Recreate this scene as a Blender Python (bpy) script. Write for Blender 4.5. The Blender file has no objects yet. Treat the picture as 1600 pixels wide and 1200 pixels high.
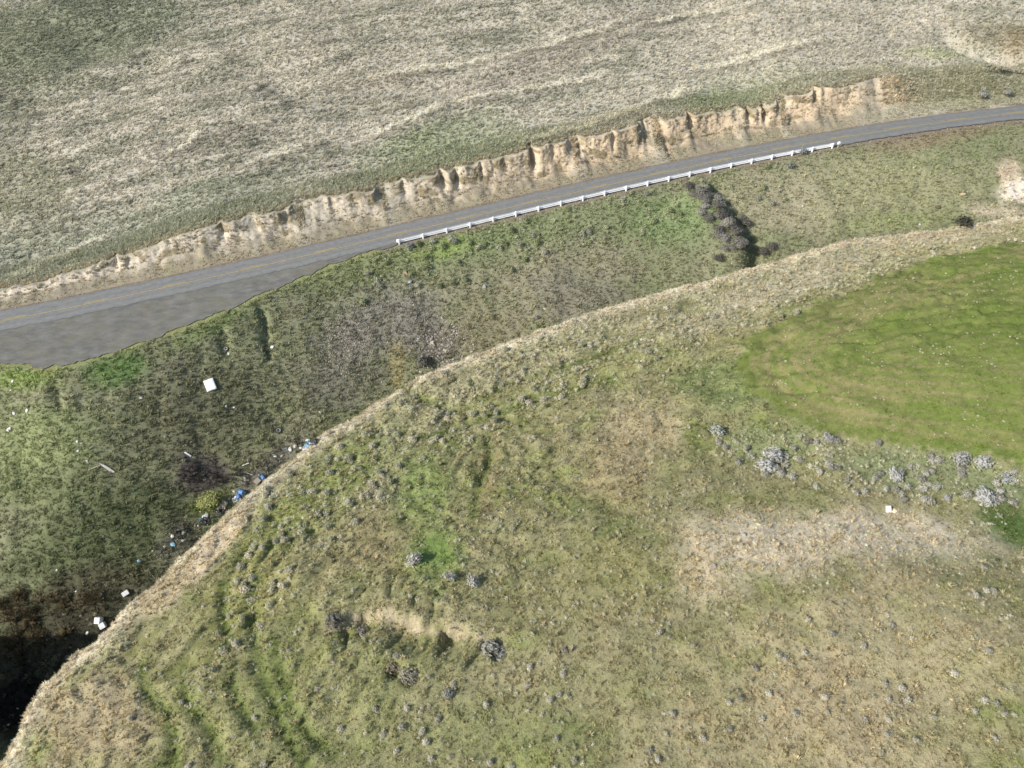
import bpy, bmesh, math, random
import numpy as np
from mathutils import Vector, Matrix

random.seed(7)
RNG = np.random.default_rng(11)
scene = bpy.context.scene
COL = scene.collection

# ------------------------------------------------------------------ camera, sky, sun, exposure
CAM_Z = 70.0
PITCH = math.radians(40.0)          # below the horizon
FPX = 1109.0                        # focal length for a 1600 px wide picture
cam_d = bpy.data.cameras.new('camera')
cam_d.sensor_width = 36.0
cam_d.lens = FPX / 1600.0 * 36.0
cam_d.clip_start = 0.5
cam_d.clip_end = 3000
cam = bpy.data.objects.new('camera', cam_d)
cam.location = (0, 0, CAM_Z)
cam.rotation_euler = (math.pi / 2 - PITCH, 0, 0)
COL.objects.link(cam)
scene.camera = cam

SUN_EL = math.radians(33.0)
SUN_AZ = (-0.86, -0.51)             # horizontal direction towards the sun
world = bpy.data.worlds.new('World')
scene.world = world
world.use_nodes = True
wn = world.node_tree
wn.nodes.clear()
sky = wn.nodes.new('ShaderNodeTexSky')
sky.sky_type = 'NISHITA'
sky.sun_disc = False
sky.sun_elevation = SUN_EL
sky.sun_rotation = math.atan2(SUN_AZ[0], SUN_AZ[1])
bg = wn.nodes.new('ShaderNodeBackground')
bg.inputs['Strength'].default_value = 0.13
wo = wn.nodes.new('ShaderNodeOutputWorld')
wn.links.new(sky.outputs[0], bg.inputs[0])
wn.links.new(bg.outputs[0], wo.inputs[0])

sun_d = bpy.data.lights.new('sun', 'SUN')
sun_d.energy = 4.2
sun_d.angle = math.radians(0.55)
sun_d.color = (1.0, 0.965, 0.91)
sun = bpy.data.objects.new('sun', sun_d)
sv = Vector((SUN_AZ[0] * math.cos(SUN_EL), SUN_AZ[1] * math.cos(SUN_EL), math.sin(SUN_EL)))
sun.rotation_euler = sv.to_track_quat('Z', 'Y').to_euler()
sun.location = (-60, -40, 120)
COL.objects.link(sun)

scene.view_settings.view_transform = 'Standard'
scene.view_settings.look = 'None'
scene.view_settings.gamma = 1.0
scene.view_settings.use_curve_mapping = False
scene.view_settings.exposure = 0.5
scene.render.engine = 'CYCLES'

# ------------------------------------------------------------------ numeric helpers
def lin(r, g, b):
    out = []
    for v in (r, g, b):
        v /= 255.0
        out.append(v / 12.92 if v <= 0.04045 else ((v + 0.055) / 1.055) ** 2.4)
    return np.array(out)

def _noise_table(n=128, k=16):
    r = np.random.default_rng(5); ang = r.uniform(0, 2 * math.pi, (n, n)); gxv, gyv = np.cos(ang), np.sin(ang)
    t = np.arange(n * k) / k; i0 = np.floor(t).astype(int); f = t - i0; i1 = (i0 + 1) % n
    u = f ** 3 * (f * (f * 6 - 15) + 10)
    X, Y = f[:, None], f[None, :]; U, Vv = u[:, None], u[None, :]
    def g(a, b, dx, dy): return gxv[np.ix_(a, b)] * (X - dx) + gyv[np.ix_(a, b)] * (Y - dy)
    p = (g(i0, i0, 0, 0) * (1 - U) + g(i1, i0, 1, 0) * U) * (1 - Vv) + (g(i0, i1, 0, 1) * (1 - U) + g(i1, i1, 1, 1) * U) * Vv
    return (p * 1.5).astype(np.float32).ravel()
_NT = _noise_table()
def pn(x, y, seed=0):
    """gradient noise, looked up bilinearly in a periodic table"""
    x = (np.asarray(x, np.float64) + (seed * 37.719) % 128) * 16; y = (np.asarray(y, np.float64) + (seed * 71.137) % 128) * 16
    x0 = np.floor(x); y0 = np.floor(y); fx = (x - x0).astype(np.float32); fy = (y - y0).astype(np.float32)
    xi = x0.astype(np.int64) & 2047; yi = y0.astype(np.int64) & 2047
    xj = ((xi + 1) & 2047) << 11; xi = xi << 11; yj = (yi + 1) & 2047
    a = _NT[xi + yi]; a = a + (_NT[xj + yi] - a) * fx
    b = _NT[xi + yj]; b = b + (_NT[xj + yj] - b) * fx
    return a + (b - a) * fy

def fbm(x, y, seed=0, oct=4, gain=0.5):
    t = 0; a = 1.0; n = 0
    for i in range(oct):
        t = t + a * pn(x * 2 ** i, y * 2 ** i, seed + i * 17); n += a; a *= gain
    return t / n * 1.4

def sstep(a, b, x):
    t = np.clip((x - a) / (b - a), 0, 1)
    return t * t * (3 - 2 * t)

def smax(a, b, k):
    return 0.5 * (a + b + np.sqrt((a - b) ** 2 + k * k))

CP, SP = math.cos(PITCH), math.sin(PITCH)
def ray(px, py):
    u = px - 800.0; v = 600.0 - py
    return np.array([u, v * SP + FPX * CP, v * CP - FPX * SP])

def project(p):
    p = np.asarray(p, float); q = p - np.array([0, 0, CAM_Z])
    dep = q[..., 1] * CP - q[..., 2] * SP
    upv = q[..., 1] * SP + q[..., 2] * CP
    dep = np.where(dep < 1, 1, dep)
    return 800 + FPX * q[..., 0] / dep, 600 - FPX * upv / dep, dep

# ------------------------------------------------------------------ the road in plan and profile
RZ0, RG = 70 - 58.07, 0.10         # road height at x=0 and its grade
def on_road_plane(px, py, dz=0.0):
    r = ray(px, py)
    t = (RZ0 + dz - CAM_Z) / (r[2] - RG * r[0])
    return r * t + np.array([0, 0, CAM_Z])
_cl = [(0, 505), (100, 487), (202, 467), (338, 432), (473, 402), (530, 387), (665, 356), (800, 324), (935, 290), (1070, 258),
       (1195, 236), (1330, 213), (1465, 189), (1600, 164)]
_rp = np.array([on_road_plane(*p) for p in _cl])
_cf = np.polyfit(_rp[:, 0], _rp[:, 1], 3)
_XA, _XB = _rp[0, 0] - 6, _rp[-1, 0] + 6
_TX = np.linspace(-700, 700, 5601)
_xc = np.clip(_TX, _XA, _XB)
_TM = np.polyval(np.polyder(_cf), _xc)
_TY = np.polyval(_cf, _xc) + _TM * (_TX - _xc)
def Yr(x): return np.interp(x, _TX, _TY)
def Mr(x): return np.interp(x, _TX, _TM)
def Zr(x): return RZ0 + RG * 160 * np.tanh(np.asarray(x) / 160.0)

def road_frame(x, y):
    xk = np.array(x, float)
    for _ in range(4):
        m = Mr(xk)
        xk = xk + ((x - xk) + (y - Yr(xk)) * m) / (1 + m * m)
    m = Mr(xk)
    d = ((y - Yr(xk)) - m * (x - xk)) / np.sqrt(1 + m * m)
    return xk, d

def road_pt(s, d):
    m = Mr(s); n = np.sqrt(1 + m * m)
    return s - d * m / n, Yr(s) + d / n

# turnout (wide gravel lay-by at the left): near edge offset as a function of station
_te = [(-60, 588), (0, 572), (70, 578), (110, 572), (150, 560), (250, 525), (330, 495), (420, 455), (500, 422), (560, 400), (625, 383)]
_tp = np.array([on_road_plane(*p) for p in _te])
_ts, _td = road_frame(_tp[:, 0], _tp[:, 1])
_o = np.argsort(_ts); _ts = _ts[_o]; _td = _td[_o]
HALF = 3.0
def near_edge(s):       # negative offset of the near edge of the flat platform
    e = np.interp(s, _ts, _td, left=_td[0], right=-HALF - 1.0)
    return np.minimum(e, -HALF - 1.0)

# cut bank top edge
_bt = [(-150, 520), (-60, 490), (0, 468), (70, 442), (160, 411), (210, 396), (270, 372), (340, 350), (420, 335), (530, 305), (600, 293), (690, 268), (740, 258),
       (830, 234), (900, 220), (960, 205), (1040, 187), (1110, 178), (1190, 170), (1240, 155), (1275, 140), (1330, 138), (1400, 125), (1450, 135), (1520, 125), (1600, 115)]
_bs, _bh = [], []
for (px, py) in _bt:
    r = ray(px, py); a, b = 0.02, 0.3
    for _ in range(50):
        t = 0.5 * (a + b)
        s_, d_ = road_frame(r[0] * t, r[1] * t)
        if d_ > 10.0: b = t
        else: a = t
    _bs.append(float(s_)); _bh.append(float(CAM_Z + r[2] * t - Zr(s_)))
_bs = np.array(_bs); _bh = np.clip(np.array(_bh), 0.5, 9)
def bank_h(s): return np.interp(s, _bs, _bh)
_hs = np.linspace(-700, 700, 2801)
_hv = np.interp(_hs, _bs, _bh)
_k = np.exp(-np.linspace(-2, 2, 41) ** 2); _k /= _k.sum()
_hv2 = np.convolve(np.pad(_hv, 20, 'edge'), _k, 'valid')
def bank_hs(s): return np.interp(s, _hs, _hv2)
S_CLIFF_A = float(np.interp(-70, [p[0] for p in _bt], _bs)); S_CLIFF_B = float(np.interp(1415, [p[0] for p in _bt], _bs))
def cliffness(s):
    k = sstep(S_CLIFF_A - 6, S_CLIFF_A + 4, s) * (1 - 0.55 * sstep(S_CLIFF_B - 16, S_CLIFF_B - 2, s)) * (1 - sstep(S_CLIFF_B - 3, S_CLIFF_B + 6, s))
    return k * (1 - 0.6 * sstep(0.12, 0.5, fbm(np.asarray(s, float) / 7.0, np.asarray(s, float) * 0 + 8.1, 99, 2)))

# ------------------------------------------------------------------ near hill
def pz(px, py, z):
    r = ray(px, py); t = z / r[2]
    return r * t + np.array([0, 0, CAM_Z])
_crest_px = [(-60, 1330, -65), (0, 1200, -64.5), (22, 1150, -64), (60, 1070, -63), (130, 1008, -62.5), (200, 948, -62), (330, 820, -61.5), (400, 757, -61.2), (490, 690, -61), (560, 645, -60.5), (640, 597, -60), (700, 569, -59.5),
          (780, 540, -59), (900, 495, -58), (1020, 460, -57), (1130, 430, -56), (1240, 400, -55), (1330, 375, -54), (1460, 358, -52.5), (1600, 338, -51), (1750, 325, -49.5)]
_cr = np.array([pz(*p) for p in _crest_px])
_cr = np.vstack([[-38, -60, 4], [-40, -20, 4.6], _cr, [180, 108, 24], [400, 130, 40]])
def catmull(P, n=5):
    out = []
    P = np.asarray(P, float)
    Q = np.vstack([2 * P[0] - P[1], P, 2 * P[-1] - P[-2]])
    for i in range(1, len(Q) - 2):
        for k in range(n):
            t = k / n
            out.append(0.5 * ((2 * Q[i]) + (-Q[i - 1] + Q[i + 1]) * t + (2 * Q[i - 1] - 5 * Q[i] + 4 * Q[i + 1] - Q[i + 2]) * t * t + (-Q[i - 1] + 3 * Q[i] - 3 * Q[i + 1] + Q[i + 2]) * t ** 3))
    out.append(P[-1])
    return np.array(out)
_crs = catmull(_cr[:, :2], 4)
def poly_dist(x, y, P):
    """distance to an open polyline, sign (+ right of travel) and parameter 0..1"""
    x = np.asarray(x, float); y = np.asarray(y, float)
    best = np.full(x.shape, 1e9); sg = np.ones(x.shape); par = np.zeros(x.shape)
    n = len(P) - 1
    for i in range(n):
        ax, ay = P[i][:2]; bx, by = P[i + 1][:2]
        ex, ey = bx - ax, by - ay; L = ex * ex + ey * ey
        t = np.clip(((x - ax) * ex + (y - ay) * ey) / L, 0, 1)
        qx = x - ax - t * ex; qy = y - ay - t * ey
        dd = qx * qx + qy * qy
        m = dd < best
        best = np.where(m, dd, best); sg = np.where(m, np.sign(ex * qy - ey * qx), sg); par = np.where(m, (i + t) / n, par)
    return np.sqrt(best), -sg, par

_inner = [(800, 1200, -56), (400, 1200, -58.6), (200, 1200, -60.5), (1200, 1200, -53), (1600, 1200, -49.5), (800, 1010, -56.2), (820, 840, -57), (1100, 720, -56), (1000, 610, -57.2), (1150, 560, -55.3),
          (1250, 540, -53.3), (1400, 550, -51.2), (1600, 550, -48.6), (1400, 440, -52.3), (1600, 400, -50.0), (1600, 700, -50.5), (1400, 680, -52.6), (1260, 660, -54.2),
          (1400, 755, -54.3), (1600, 830, -53.0), (1200, 720, -55.7), (1280, 880, -52.6), (1600, 960, -49.2), (1080, 860, -54.8), (1420, 1040, -51),
          (300, 1100, -60.2), (480, 920, -59.0), (700, 720, -58.9), (600, 800, -59), (900, 560, -58.0), (1130, 490, -55.9), (400, 850, -60.3), (850, 700, -58)]
_bp = np.array([pz(*p) for p in _inner] + [pz(*p) for p in _crest_px[2:-1]] + [[-10, -60, 10], [80, -60, 22], [150, 20, 30], [180, 90, 28], [-36, -40, 4]])
def _tps(r): return np.where(r > 0, r * r * np.log(np.maximum(r, 1e-9)), 0)
_N = len(_bp)
_K = _tps(np.hypot(_bp[:, None, 0] - _bp[None, :, 0], _bp[:, None, 1] - _bp[None, :, 1])) + np.eye(_N) * 25.0
_A = np.zeros((_N + 3, _N + 3)); _A[:_N, :_N] = _K; _A[:_N, _N] = 1; _A[:_N, _N + 1:] = _bp[:, :2]; _A[_N:, :_N] = _A[:_N, _N:].T
_W = np.linalg.solve(_A, np.concatenate([_bp[:, 2], [0, 0, 0]]))
def hill_base(x, y):
    z = _W[_N] + _W[_N + 1] * x + _W[_N + 2] * y
    for i in range(_N):
        r2 = (x - _bp[i, 0]) ** 2 + (y - _bp[i, 1]) ** 2
        z = z + _W[i] * 0.5 * r2 * np.log(np.maximum(r2, 1e-12))
    return z

def tracks(x, y, c, par):
    n = pn(par * 16.0 + 0.4 * pn(x / 6.0, y / 6.0, 58), c / 3.4 + 0.5 * fbm(x / 12.0, y / 12.0, 59, 2), 60)
    return np.exp(-(n / 0.085) ** 2) * sstep(1.5, 4, c) * (1 - sstep(26, 40, c)) * np.clip(0.75 + 0.9 * fbm(x / 10.0, y / 10.0, 57, 2), 0, 1)
def terracette(x, y, c, par):
    return fbm(par * 70.0, c / 1.9 + 0.7 * fbm(x / 9.0, y / 9.0, 48, 2), 47, 3)
# ------------------------------------------------------------------ the ground surface
FEATURES = []      # (polyline, function) world-space grooves, filled below
def terrain(x, y, surf=True, feat=True, full=False):
    x = np.asarray(x, float); y = np.asarray(y, float)
    s, d = road_frame(x, y)
    zr = Zr(s)
    h = bank_hs(s)
    ck = cliffness(s)
    # ---- far hillside
    e = np.maximum(d - 10.0, 0)
    und = fbm(s / 38.0, d / 20.0, 3, 3) * 2.2 * sstep(6, 40, e) + fbm(x / 5.5, y / 3.5, 5, 3) * 0.22 + fbm(x / 1.3, y / 1.0, 8, 2) * 0.07
    hs = 0.22 + 0.05 * np.tanh((s - 10) / 60.0)
    zhill = zr + h + hs * e + 0.0006 * np.minimum(e, 160) ** 2 + und
    # terracettes running along the slope
    ter = fbm(s / 30.0, (d + 0.10 * s) / 2.6, 21, 2)
    zhill = zhill + 0.22 * ter * sstep(4, 12, e)
    lo = zr - 0.25 + h * sstep(4.2, 10.0, d)
    if surf:
        zfar = np.where(d > 10.0, zhill, lo)
    else:
        zfar = np.where(d > 15.2, zhill, np.where(d > 14.2, zr + (zhill - zr) * (d - 14.2) - 0.4, zr - 1.5))
        zfar = np.where((d <= 4.2), zr - 0.3, zfar)
    # ---- near side of the road: platform, then embankment
    ne = near_edge(s)
    q = np.maximum(ne - d, 0)
    sl = 0.57 + 0.05 * fbm(s / 25.0, d * 0 + 3.0, 31, 2)
    rill = fbm(s / 6.5, d / 13.0, 33, 4)
    ram = sstep(1, 7, q)
    zf = zr - 0.12 - sl * (np.sqrt(q * q + 0.5) - 0.7) + ram * (0.30 * rill + 0.40 * fbm(x / 9.0, y / 8.0, 35, 3) + 0.12 * fbm(x / 1.5, y / 1.5, 36, 2))
    left = 1 - sstep(-45, -18, s)
    zf = zf - left * ram * 0.5 * np.maximum(0, fbm(s / 6.0, q / 20.0, 39, 3)) * 1.3
    # spur beyond the left edge that closes the ravine
    zf = np.maximum(zf, -25 + 0 * zf)
    zf = zf + 42.0 * np.exp(-(((x + 79) / 12.5) ** 2 + ((y - 24) / 17.0) ** 2))
    zplat = zr - 0.12
    zroad = np.where(d < ne, zf, zplat)
    zside = np.where(d > 3.4, zfar, zroad)
    if surf:
        pass
    # ---- near hill
    cd, sg, par = poly_dist(x, y, _crs)
    c = cd * sg
    S = np.interp(par, [0, 0.25, 0.45, 0.65, 0.85, 1.0], [1.75, 1.75, 1.35, 1.0, 0.8, 0.7])
    zb = hill_base(x, y)
    qq = np.maximum(0.9 - c + 0.5 * fbm(x / 4.0, y / 4.0, 40, 2), 0)
    zn = zb - S * (np.sqrt(qq * qq + 1.0) - 1.0)
    ins = sstep(-1, 4, c)
    zn = zn + ins * (0.38 * fbm(x / 9.0, y / 9.0, 41, 3) + 0.14 * fbm(x / 2.2, y / 2.2, 43, 3) + 0.06 * fbm(x / 0.7, y / 0.7, 45, 2))
    zn = zn + (1 - ins) * 0.5 * fbm(x / 3.0, y / 3.0, 46, 3)
    zn = zn - 0.34 * tracks(x, y, c, par)
    zn = zn + 0.34 * terracette(x, y, c, par) * sstep(0.5, 4, c) * (1 - sstep(24, 42, c))
    if feat:
        for P, fn in FEATURES:
            mnx, mny = P[:, 0].min() - 14, P[:, 1].min() - 14
            mxx, mxy = P[:, 0].max() + 14, P[:, 1].max() + 14
            m = (x > mnx) & (x < mxx) & (y > mny) & (y < mxy)
            if m.any():
                dz, which = fn(x[m], y[m], P)
                if which == 'near': zn[m] = zn[m] + dz
                else: zside[m] = zside[m] + dz
    z = np.where(d > -2.6, zside, smax(zside, zn, 0.7))
    if full:
        return z, s, d, c, zside, zn, par
    return z

HM_X = np.arange(-150, 190, 0.5); HM_Y = np.arange(5, 245, 0.5)
def build_heightmap(feat):
    global HM
    A, B = np.meshgrid(HM_X, HM_Y, indexing='ij')
    HM = terrain(A.ravel(), B.ravel(), feat=feat).reshape(A.shape)
def hm(x, y):
    u = np.clip((np.asarray(x, float) - HM_X[0]) / 0.5, 0, len(HM_X) - 1.001); v = np.clip((np.asarray(y, float) - HM_Y[0]) / 0.5, 0, len(HM_Y) - 1.001)
    i = u.astype(int); j = v.astype(int); f = u - i; g = v - j
    return (HM[i, j] * (1 - f) + HM[i + 1, j] * f) * (1 - g) + (HM[i, j + 1] * (1 - f) + HM[i + 1, j + 1] * f) * g
def at(px, py):
    """the point of the ground that a picture position of the photograph looks at"""
    r = ray(px, py); r = r / np.linalg.norm(r)
    t = np.arange(40, 400, 0.3)
    P = r[None, :] * t[:, None] + np.array([0, 0, CAM_Z])
    below = P[:, 2] < hm(P[:, 0], P[:, 1])
    i = int(np.argmax(below)) if below.any() else len(t) - 1
    a, b = t[max(i - 1, 0)], t[i]
    tt = np.linspace(a, b, 20); P = r[None, :] * tt[:, None] + np.array([0, 0, CAM_Z])
    below = P[:, 2] < hm(P[:, 0], P[:, 1]); k = int(np.argmax(below)) if below.any() else 19
    p = P[k]
    return np.array([p[0], p[1], float(hm(p[0], p[1]))])
def seen(x, y, z):
    """True where nothing of the ground stands between the point and the camera"""
    ok = np.ones(x.shape, bool)
    for f in np.linspace(0.55, 0.985, 40):
        ok &= (CAM_Z + (z + 0.5 - CAM_Z) * f) > hm(x * f, y * f)
    return ok
build_heightmap(False)

def path(pxs, n=4): return catmull(np.array([at(*p)[:2] for p in pxs]), n)

# slump scar on the near hill: a scarp that faces the valley side
P_SCAR = path([(500, 985), (530, 966), (590, 955), (650, 968), (700, 976), (745, 990), (775, 1008)])
def f_scar(x, y, P):
    d, sg, par = poly_dist(x, y, P)
    sd = d * sg + 0.25 * fbm(x / 0.8, y / 0.8, 51, 2) + 0.6 * pn(par * 16, par * 0 + 0.5, 52)   # + = towards the viewer
    env = sstep(0, 0.12, par) * (1 - sstep(0.9, 1.0, par))
    drop = sstep(-0.05, 0.4, sd) * (1 - sstep(0.9, 4.0, sd)) * np.clip(0.75 + 0.9 * fbm(par * 9, par * 0 + 2.0, 53, 2), 0.15, 1.1)
    return -1.3 * drop * env + 0.35 * env * np.exp(-((sd + 1.5) / 2.0) ** 2), 'near'
def f_hole(x, y, P):
    d, sg, par = poly_dist(x, y, P)
    return -1.1 * np.exp(-(d / 0.55) ** 2), 'near'
P_HOLE = path([(768, 1006), (778, 1020)], 2)
P_HOLE2 = path([(612, 1045), (618, 1048)], 2)
P_HOLE3 = path([(640, 1058), (643, 1062)], 2)
def f_groove(x, y, P):
    d, sg, par = poly_dist(x, y, P)
    return -0.42 * np.exp(-(d / 0.6) ** 2) * (1 - (2 * par - 1) ** 4), 'near'
GROOVES = [path(p) for p in (
    [(352, 915), (350, 960), (356, 1005)],
    [(398, 905), (392, 950), (400, 1010), (425, 1090), (450, 1150), (480, 1200)],
    [(222, 1040), (228, 1080), (258, 1112), (270, 1150), (275, 1200)],
    [(285, 1070), (300, 1105), (330, 1140), (345, 1200)],
    [(425, 1000), (440, 1060), (470, 1130), (520, 1180)],
    [(355, 1060), (380, 1110), (405, 1140)],
    [(760, 680), (765, 720), (745, 770), (740, 810)],
    [(560, 650), (700, 640), (790, 600), (900, 565), (1000, 530)],
    [(640, 690), (760, 650), (880, 610), (960, 590)])]
def f_ravine(x, y, P):
    d, sg, par = poly_dist(x, y, P)
    env = sstep(0.0, 0.25, par)
    return -2.6 * env * np.exp(-(d / 2.6) ** 2), 'far'
RILLS = [path(p) for p in ([(404, 468), (412, 500), (417, 540), (420, 580)], [(342, 505), (347, 530), (352, 560)], [(86, 590), (88, 620), (90, 650)])]
def f_rill(x, y, P):
    d, sg, par = poly_dist(x, y, P)
    return -0.8 * np.exp(-((d + 0.5 * pn(x, y, 57)) / 0.7) ** 2) * sstep(0, 0.15, par) * (1 - sstep(0.75, 1, par)), 'far'
P_RAV = path([(1455, 45), (1490, 60), (1530, 78), (1590, 92), (1680, 118)])
P_SPUR = path([(1072, 284), (1087, 300), (1105, 330), (1125, 365), (1150, 402), (1175, 430)])
def f_spur(x, y, P):
    d, sg, par = poly_dist(x, y, P)
    sd = d * sg                       # + = left of the line in the picture
    env = sstep(0.0, 0.3, par)
    up = np.where(sd > 0, np.exp(-(sd / 6.5) ** 2), 1 - sstep(0.0, 4.2, -sd))
    return env * (3.0 * up - 1.0 * np.exp(-((sd + 3.0) / 2.2) ** 2)), 'far'
FEATURES.append((P_SPUR, f_spur))
for g_ in RILLS: FEATURES.append((g_, f_rill))
for g_ in GROOVES: FEATURES.append((g_, f_groove))
FEATURES += [(P_SCAR, f_scar), (P_HOLE, f_hole), (P_HOLE2, f_hole), (P_HOLE3, f_hole), (P_RAV, f_ravine)]

build_heightmap(True)
def normal_at(x, y, e=0.5):
    zx = (hm(x + e, y) - hm(x - e, y)) / (2 * e); zy = (hm(x, y + e) - hm(x, y - e)) / (2 * e)
    n = np.stack([-zx, -zy, np.ones_like(zx)], -1)
    return n / np.linalg.norm(n, axis=-1, keepdims=True)

# ------------------------------------------------------------------ what grows where (colour of the ground cover)
# field of young green grass on the terrace
FIELD = np.array([at(*p)[:2] for p in [(1150, 560), (1165, 535), (1215, 505), (1290, 470), (1370, 435), (1450, 408), (1540, 385), (1640, 365)]] + [[160, 96], [160, 60]] +
                 [at(*p)[:2] for p in [(1680, 735), (1600, 728), (1500, 708), (1400, 695), (1320, 680), (1250, 662), (1195, 630), (1160, 595)]])
def inside(x, y, P):
    ins = np.zeros(x.shape, bool); n = len(P); j = n - 1
    for i in range(n):
        xi, yi = P[i]; xj, yj = P[j]
        c = ((yi > y) != (yj > y)) & (x < (xj - xi) * (y - yi) / (yj - yi + 1e-12) + xi)
        ins ^= c; j = i
    return ins
FIELD_C = np.vstack([FIELD, FIELD[:1]])
def field_sd(x, y):
    d, _, _ = poly_dist(x, y, FIELD_C)
    return np.where(inside(x, y, FIELD), d, -d)

BLOBS = []
def blob(px, py, rx, ry, rgb, w=1.0, ang=0.0, n=0.6):
    """a patch of other ground colour centred where (px,py) meets the ground"""
    c = at(px, py)
    ca, sa = math.cos(math.radians(ang)), math.sin(math.radians(ang))
    zc = c[2]
    def off(ax, ay):
        r = ray(px + ax, py - ay)
        nn = normal_at(np.array([c[0]]), np.array([c[1]]), 2.0)[0]
        o = np.array([0, 0, CAM_Z]); t = nn.dot(c - o) / nn.dot(r)
        return (o + r * t - c)[:2]
    a = off(rx * ca, rx * sa); b = off(-ry * sa, ry * ca)
    M = np.linalg.inv(np.array([a, b]).T)
    BLOBS.append((c[:2], M, lin(*rgb), w, n, len(BLOBS)))

STRAW = (183, 176, 158); OLIVE = (128, 128, 92); GREEN = (118, 138, 62); BRIGHT = (110, 150, 45); TAN = (168, 153, 120); DIRT = (140, 122, 98)
PALE = (196, 186, 160); GREYV = (128, 126, 112); DARKG = (84, 92, 56); SCREE = (134, 129, 114)
# far hillside
blob(60, 60, 230, 80, (128, 132, 102), .75); blob(200, 20, 120, 40, (112, 118, 96), .6); blob(20, 170, 60, 60, (135, 134, 108), .5)
blob(90, 420, 200, 70, (146, 150, 126), .55, 15); blob(330, 320, 160, 45, (146, 150, 122), .55, 15); blob(690, 215, 110, 30, (142, 152, 108), .6, 14)
blob(700, 250, 200, 26, (146, 152, 116), .55, 14); blob(1180, 130, 130, 34, (154, 158, 128), .5, 10); blob(1130, 155, 80, 22, (140, 152, 104), .55, 10)
blob(1500, 130, 150, 40, (148, 146, 112), .8, 5); blob(1560, 55, 70, 22, (128, 122, 92), .9); blob(1590, 65, 30, 18, (146, 126, 78), .6)
blob(1460, 85, 60, 12, (158, 166, 112), .6); blob(330, 220, 110, 16, (140, 132, 116), .4, 15); blob(900, 70, 160, 14, (150, 140, 124), .5, 16)
blob(590, 130, 90, 12, (150, 136, 118), .5, 12); blob(30, 300, 90, 60, (150, 148, 116), .5)
blob(1250, 60, 330, 70, (190, 182, 163), .5); blob(950, 140, 260, 40, (184, 178, 158), .4, 14); blob(520, 120, 200, 70, (184, 176, 156), .4)
blob(640, 330, 30, 10, (120, 140, 84), .4, 14)
for q_ in range(46):
    u_, v_ = random.uniform(20, 1560), random.uniform(10, 380)
    if v_ < 395 - u_ * 0.23 - 25: blob(u_, v_, random.uniform(8, 34), random.uniform(4, 9), (112, 110, 94), random.uniform(.3, .6), random.uniform(8, 24))
# embankment
blob(60, 690, 100, 60, (132, 142, 86), .7, 20); blob(30, 590, 60, 18, (126, 142, 66), .9, 5); blob(180, 575, 50, 30, (98, 128, 56), .8, 10)
blob(330, 510, 80, 14, (128, 138, 78), .75, 22); blob(560, 420, 120, 24, (128, 138, 82), .6, 14); blob(800, 370, 160, 34, (130, 142, 90), .55, 14)
blob(700, 385, 60, 18, (138, 160, 62), .6, 14); blob(1040, 345, 90, 40, (118, 136, 82), .8)
blob(560, 520, 60, 50, SCREE, .95, 40); blob(650, 500, 60, 50, SCREE, .9, -40); blob(690, 540, 34, 34, (124, 118, 104), .8)
blob(620, 575, 14, 40, (158, 146, 96), .7); blob(540, 600, 60, 50, (116, 114, 100), .6, 20); blob(760, 520, 60, 60, (140, 130, 100), .6)
blob(850, 440, 140, 60, (150, 142, 112), .7, 14); blob(900, 460, 80, 40, (126, 122, 106), .6)
blob(1240, 310, 120, 60, (158, 150, 118), .85); blob(1400, 290, 130, 70, (152, 150, 108), .85); blob(1590, 295, 30, 22, (222, 206, 184), 1.1)
blob(1575, 265, 24, 26, (196, 176, 148), .8); blob(1560, 330, 60, 12, (186, 172, 146), .7); blob(1400, 345, 90, 14, (144, 150, 92), .6); blob(1450, 215, 120, 16, (142, 124, 96), .7, 8)
blob(150, 830, 170, 90, (92, 100, 62), .9, 20); blob(300, 650, 130, 80, (106, 106, 76), .8, 10); blob(110, 940, 100, 50, (82, 78, 60), .9, 20)
blob(315, 745, 50, 32, (84, 78, 74), .9); blob(330, 785, 36, 16, (120, 128, 52), .8, 20); blob(280, 850, 40, 40, (96, 92, 80), .7, 45); blob(420, 730, 80, 14, (118, 112, 100), .8, 38)
blob(60, 760, 90, 40, (112, 120, 74), .7, 10)
blob(90, 960, 190, 70, (84, 82, 58), .8, 20)  # this and the next darken the slope gradually into the ravine's painted shade
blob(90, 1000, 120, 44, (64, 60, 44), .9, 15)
blob(40, 1095, 110, 70, (40, 40, 32), 1.0, 20)  # black shade of the ravine floor, painted into the ground colour
# near hill
blob(1000, 670, 80, 60, (172, 158, 124), .7, 20); blob(960, 740, 60, 60, (160, 144, 106), .5)
blob(660, 760, 50, 60, (128, 144, 82), .7); blob(680, 870, 44, 50, (118, 142, 70), .8); blob(560, 720, 100, 40, (130, 138, 84), .6, 30)
blob(590, 850, 50, 50, (150, 138, 100), .5, 30); blob(640, 905, 140, 20, (150, 146, 100), .4); blob(760, 740, 22, 50, (150, 132, 98), .7, -10)
blob(1130, 600, 90, 40, (118, 130, 78), .8); blob(1200, 690, 90, 40, (128, 138, 92), .7); blob(1450, 740, 180, 34, (122, 130, 92), .85, -7); blob(1580, 820, 60, 34, (80, 104, 48), .9, -30)
blob(1590, 770, 60, 24, (104, 116, 84), .7)
blob(1200, 850, 160, 56, (204, 190, 164), .85, 0); blob(1420, 840, 140, 34, (202, 190, 166), .8, -8); blob(1090, 880, 50, 50, (202, 186, 158), .8); blob(1400, 1000, 260, 130, (172, 158, 126), .6)
blob(1200, 1100, 200, 100, (168, 154, 120), .5); blob(560, 1120, 220, 90, (142, 144, 96), .4); blob(650, 1020, 140, 26, (136, 138, 88), .5)
blob(420, 1060, 80, 110, (140, 142, 90), .4, -20); blob(820, 1150, 160, 50, (138, 142, 92), .4)
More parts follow.
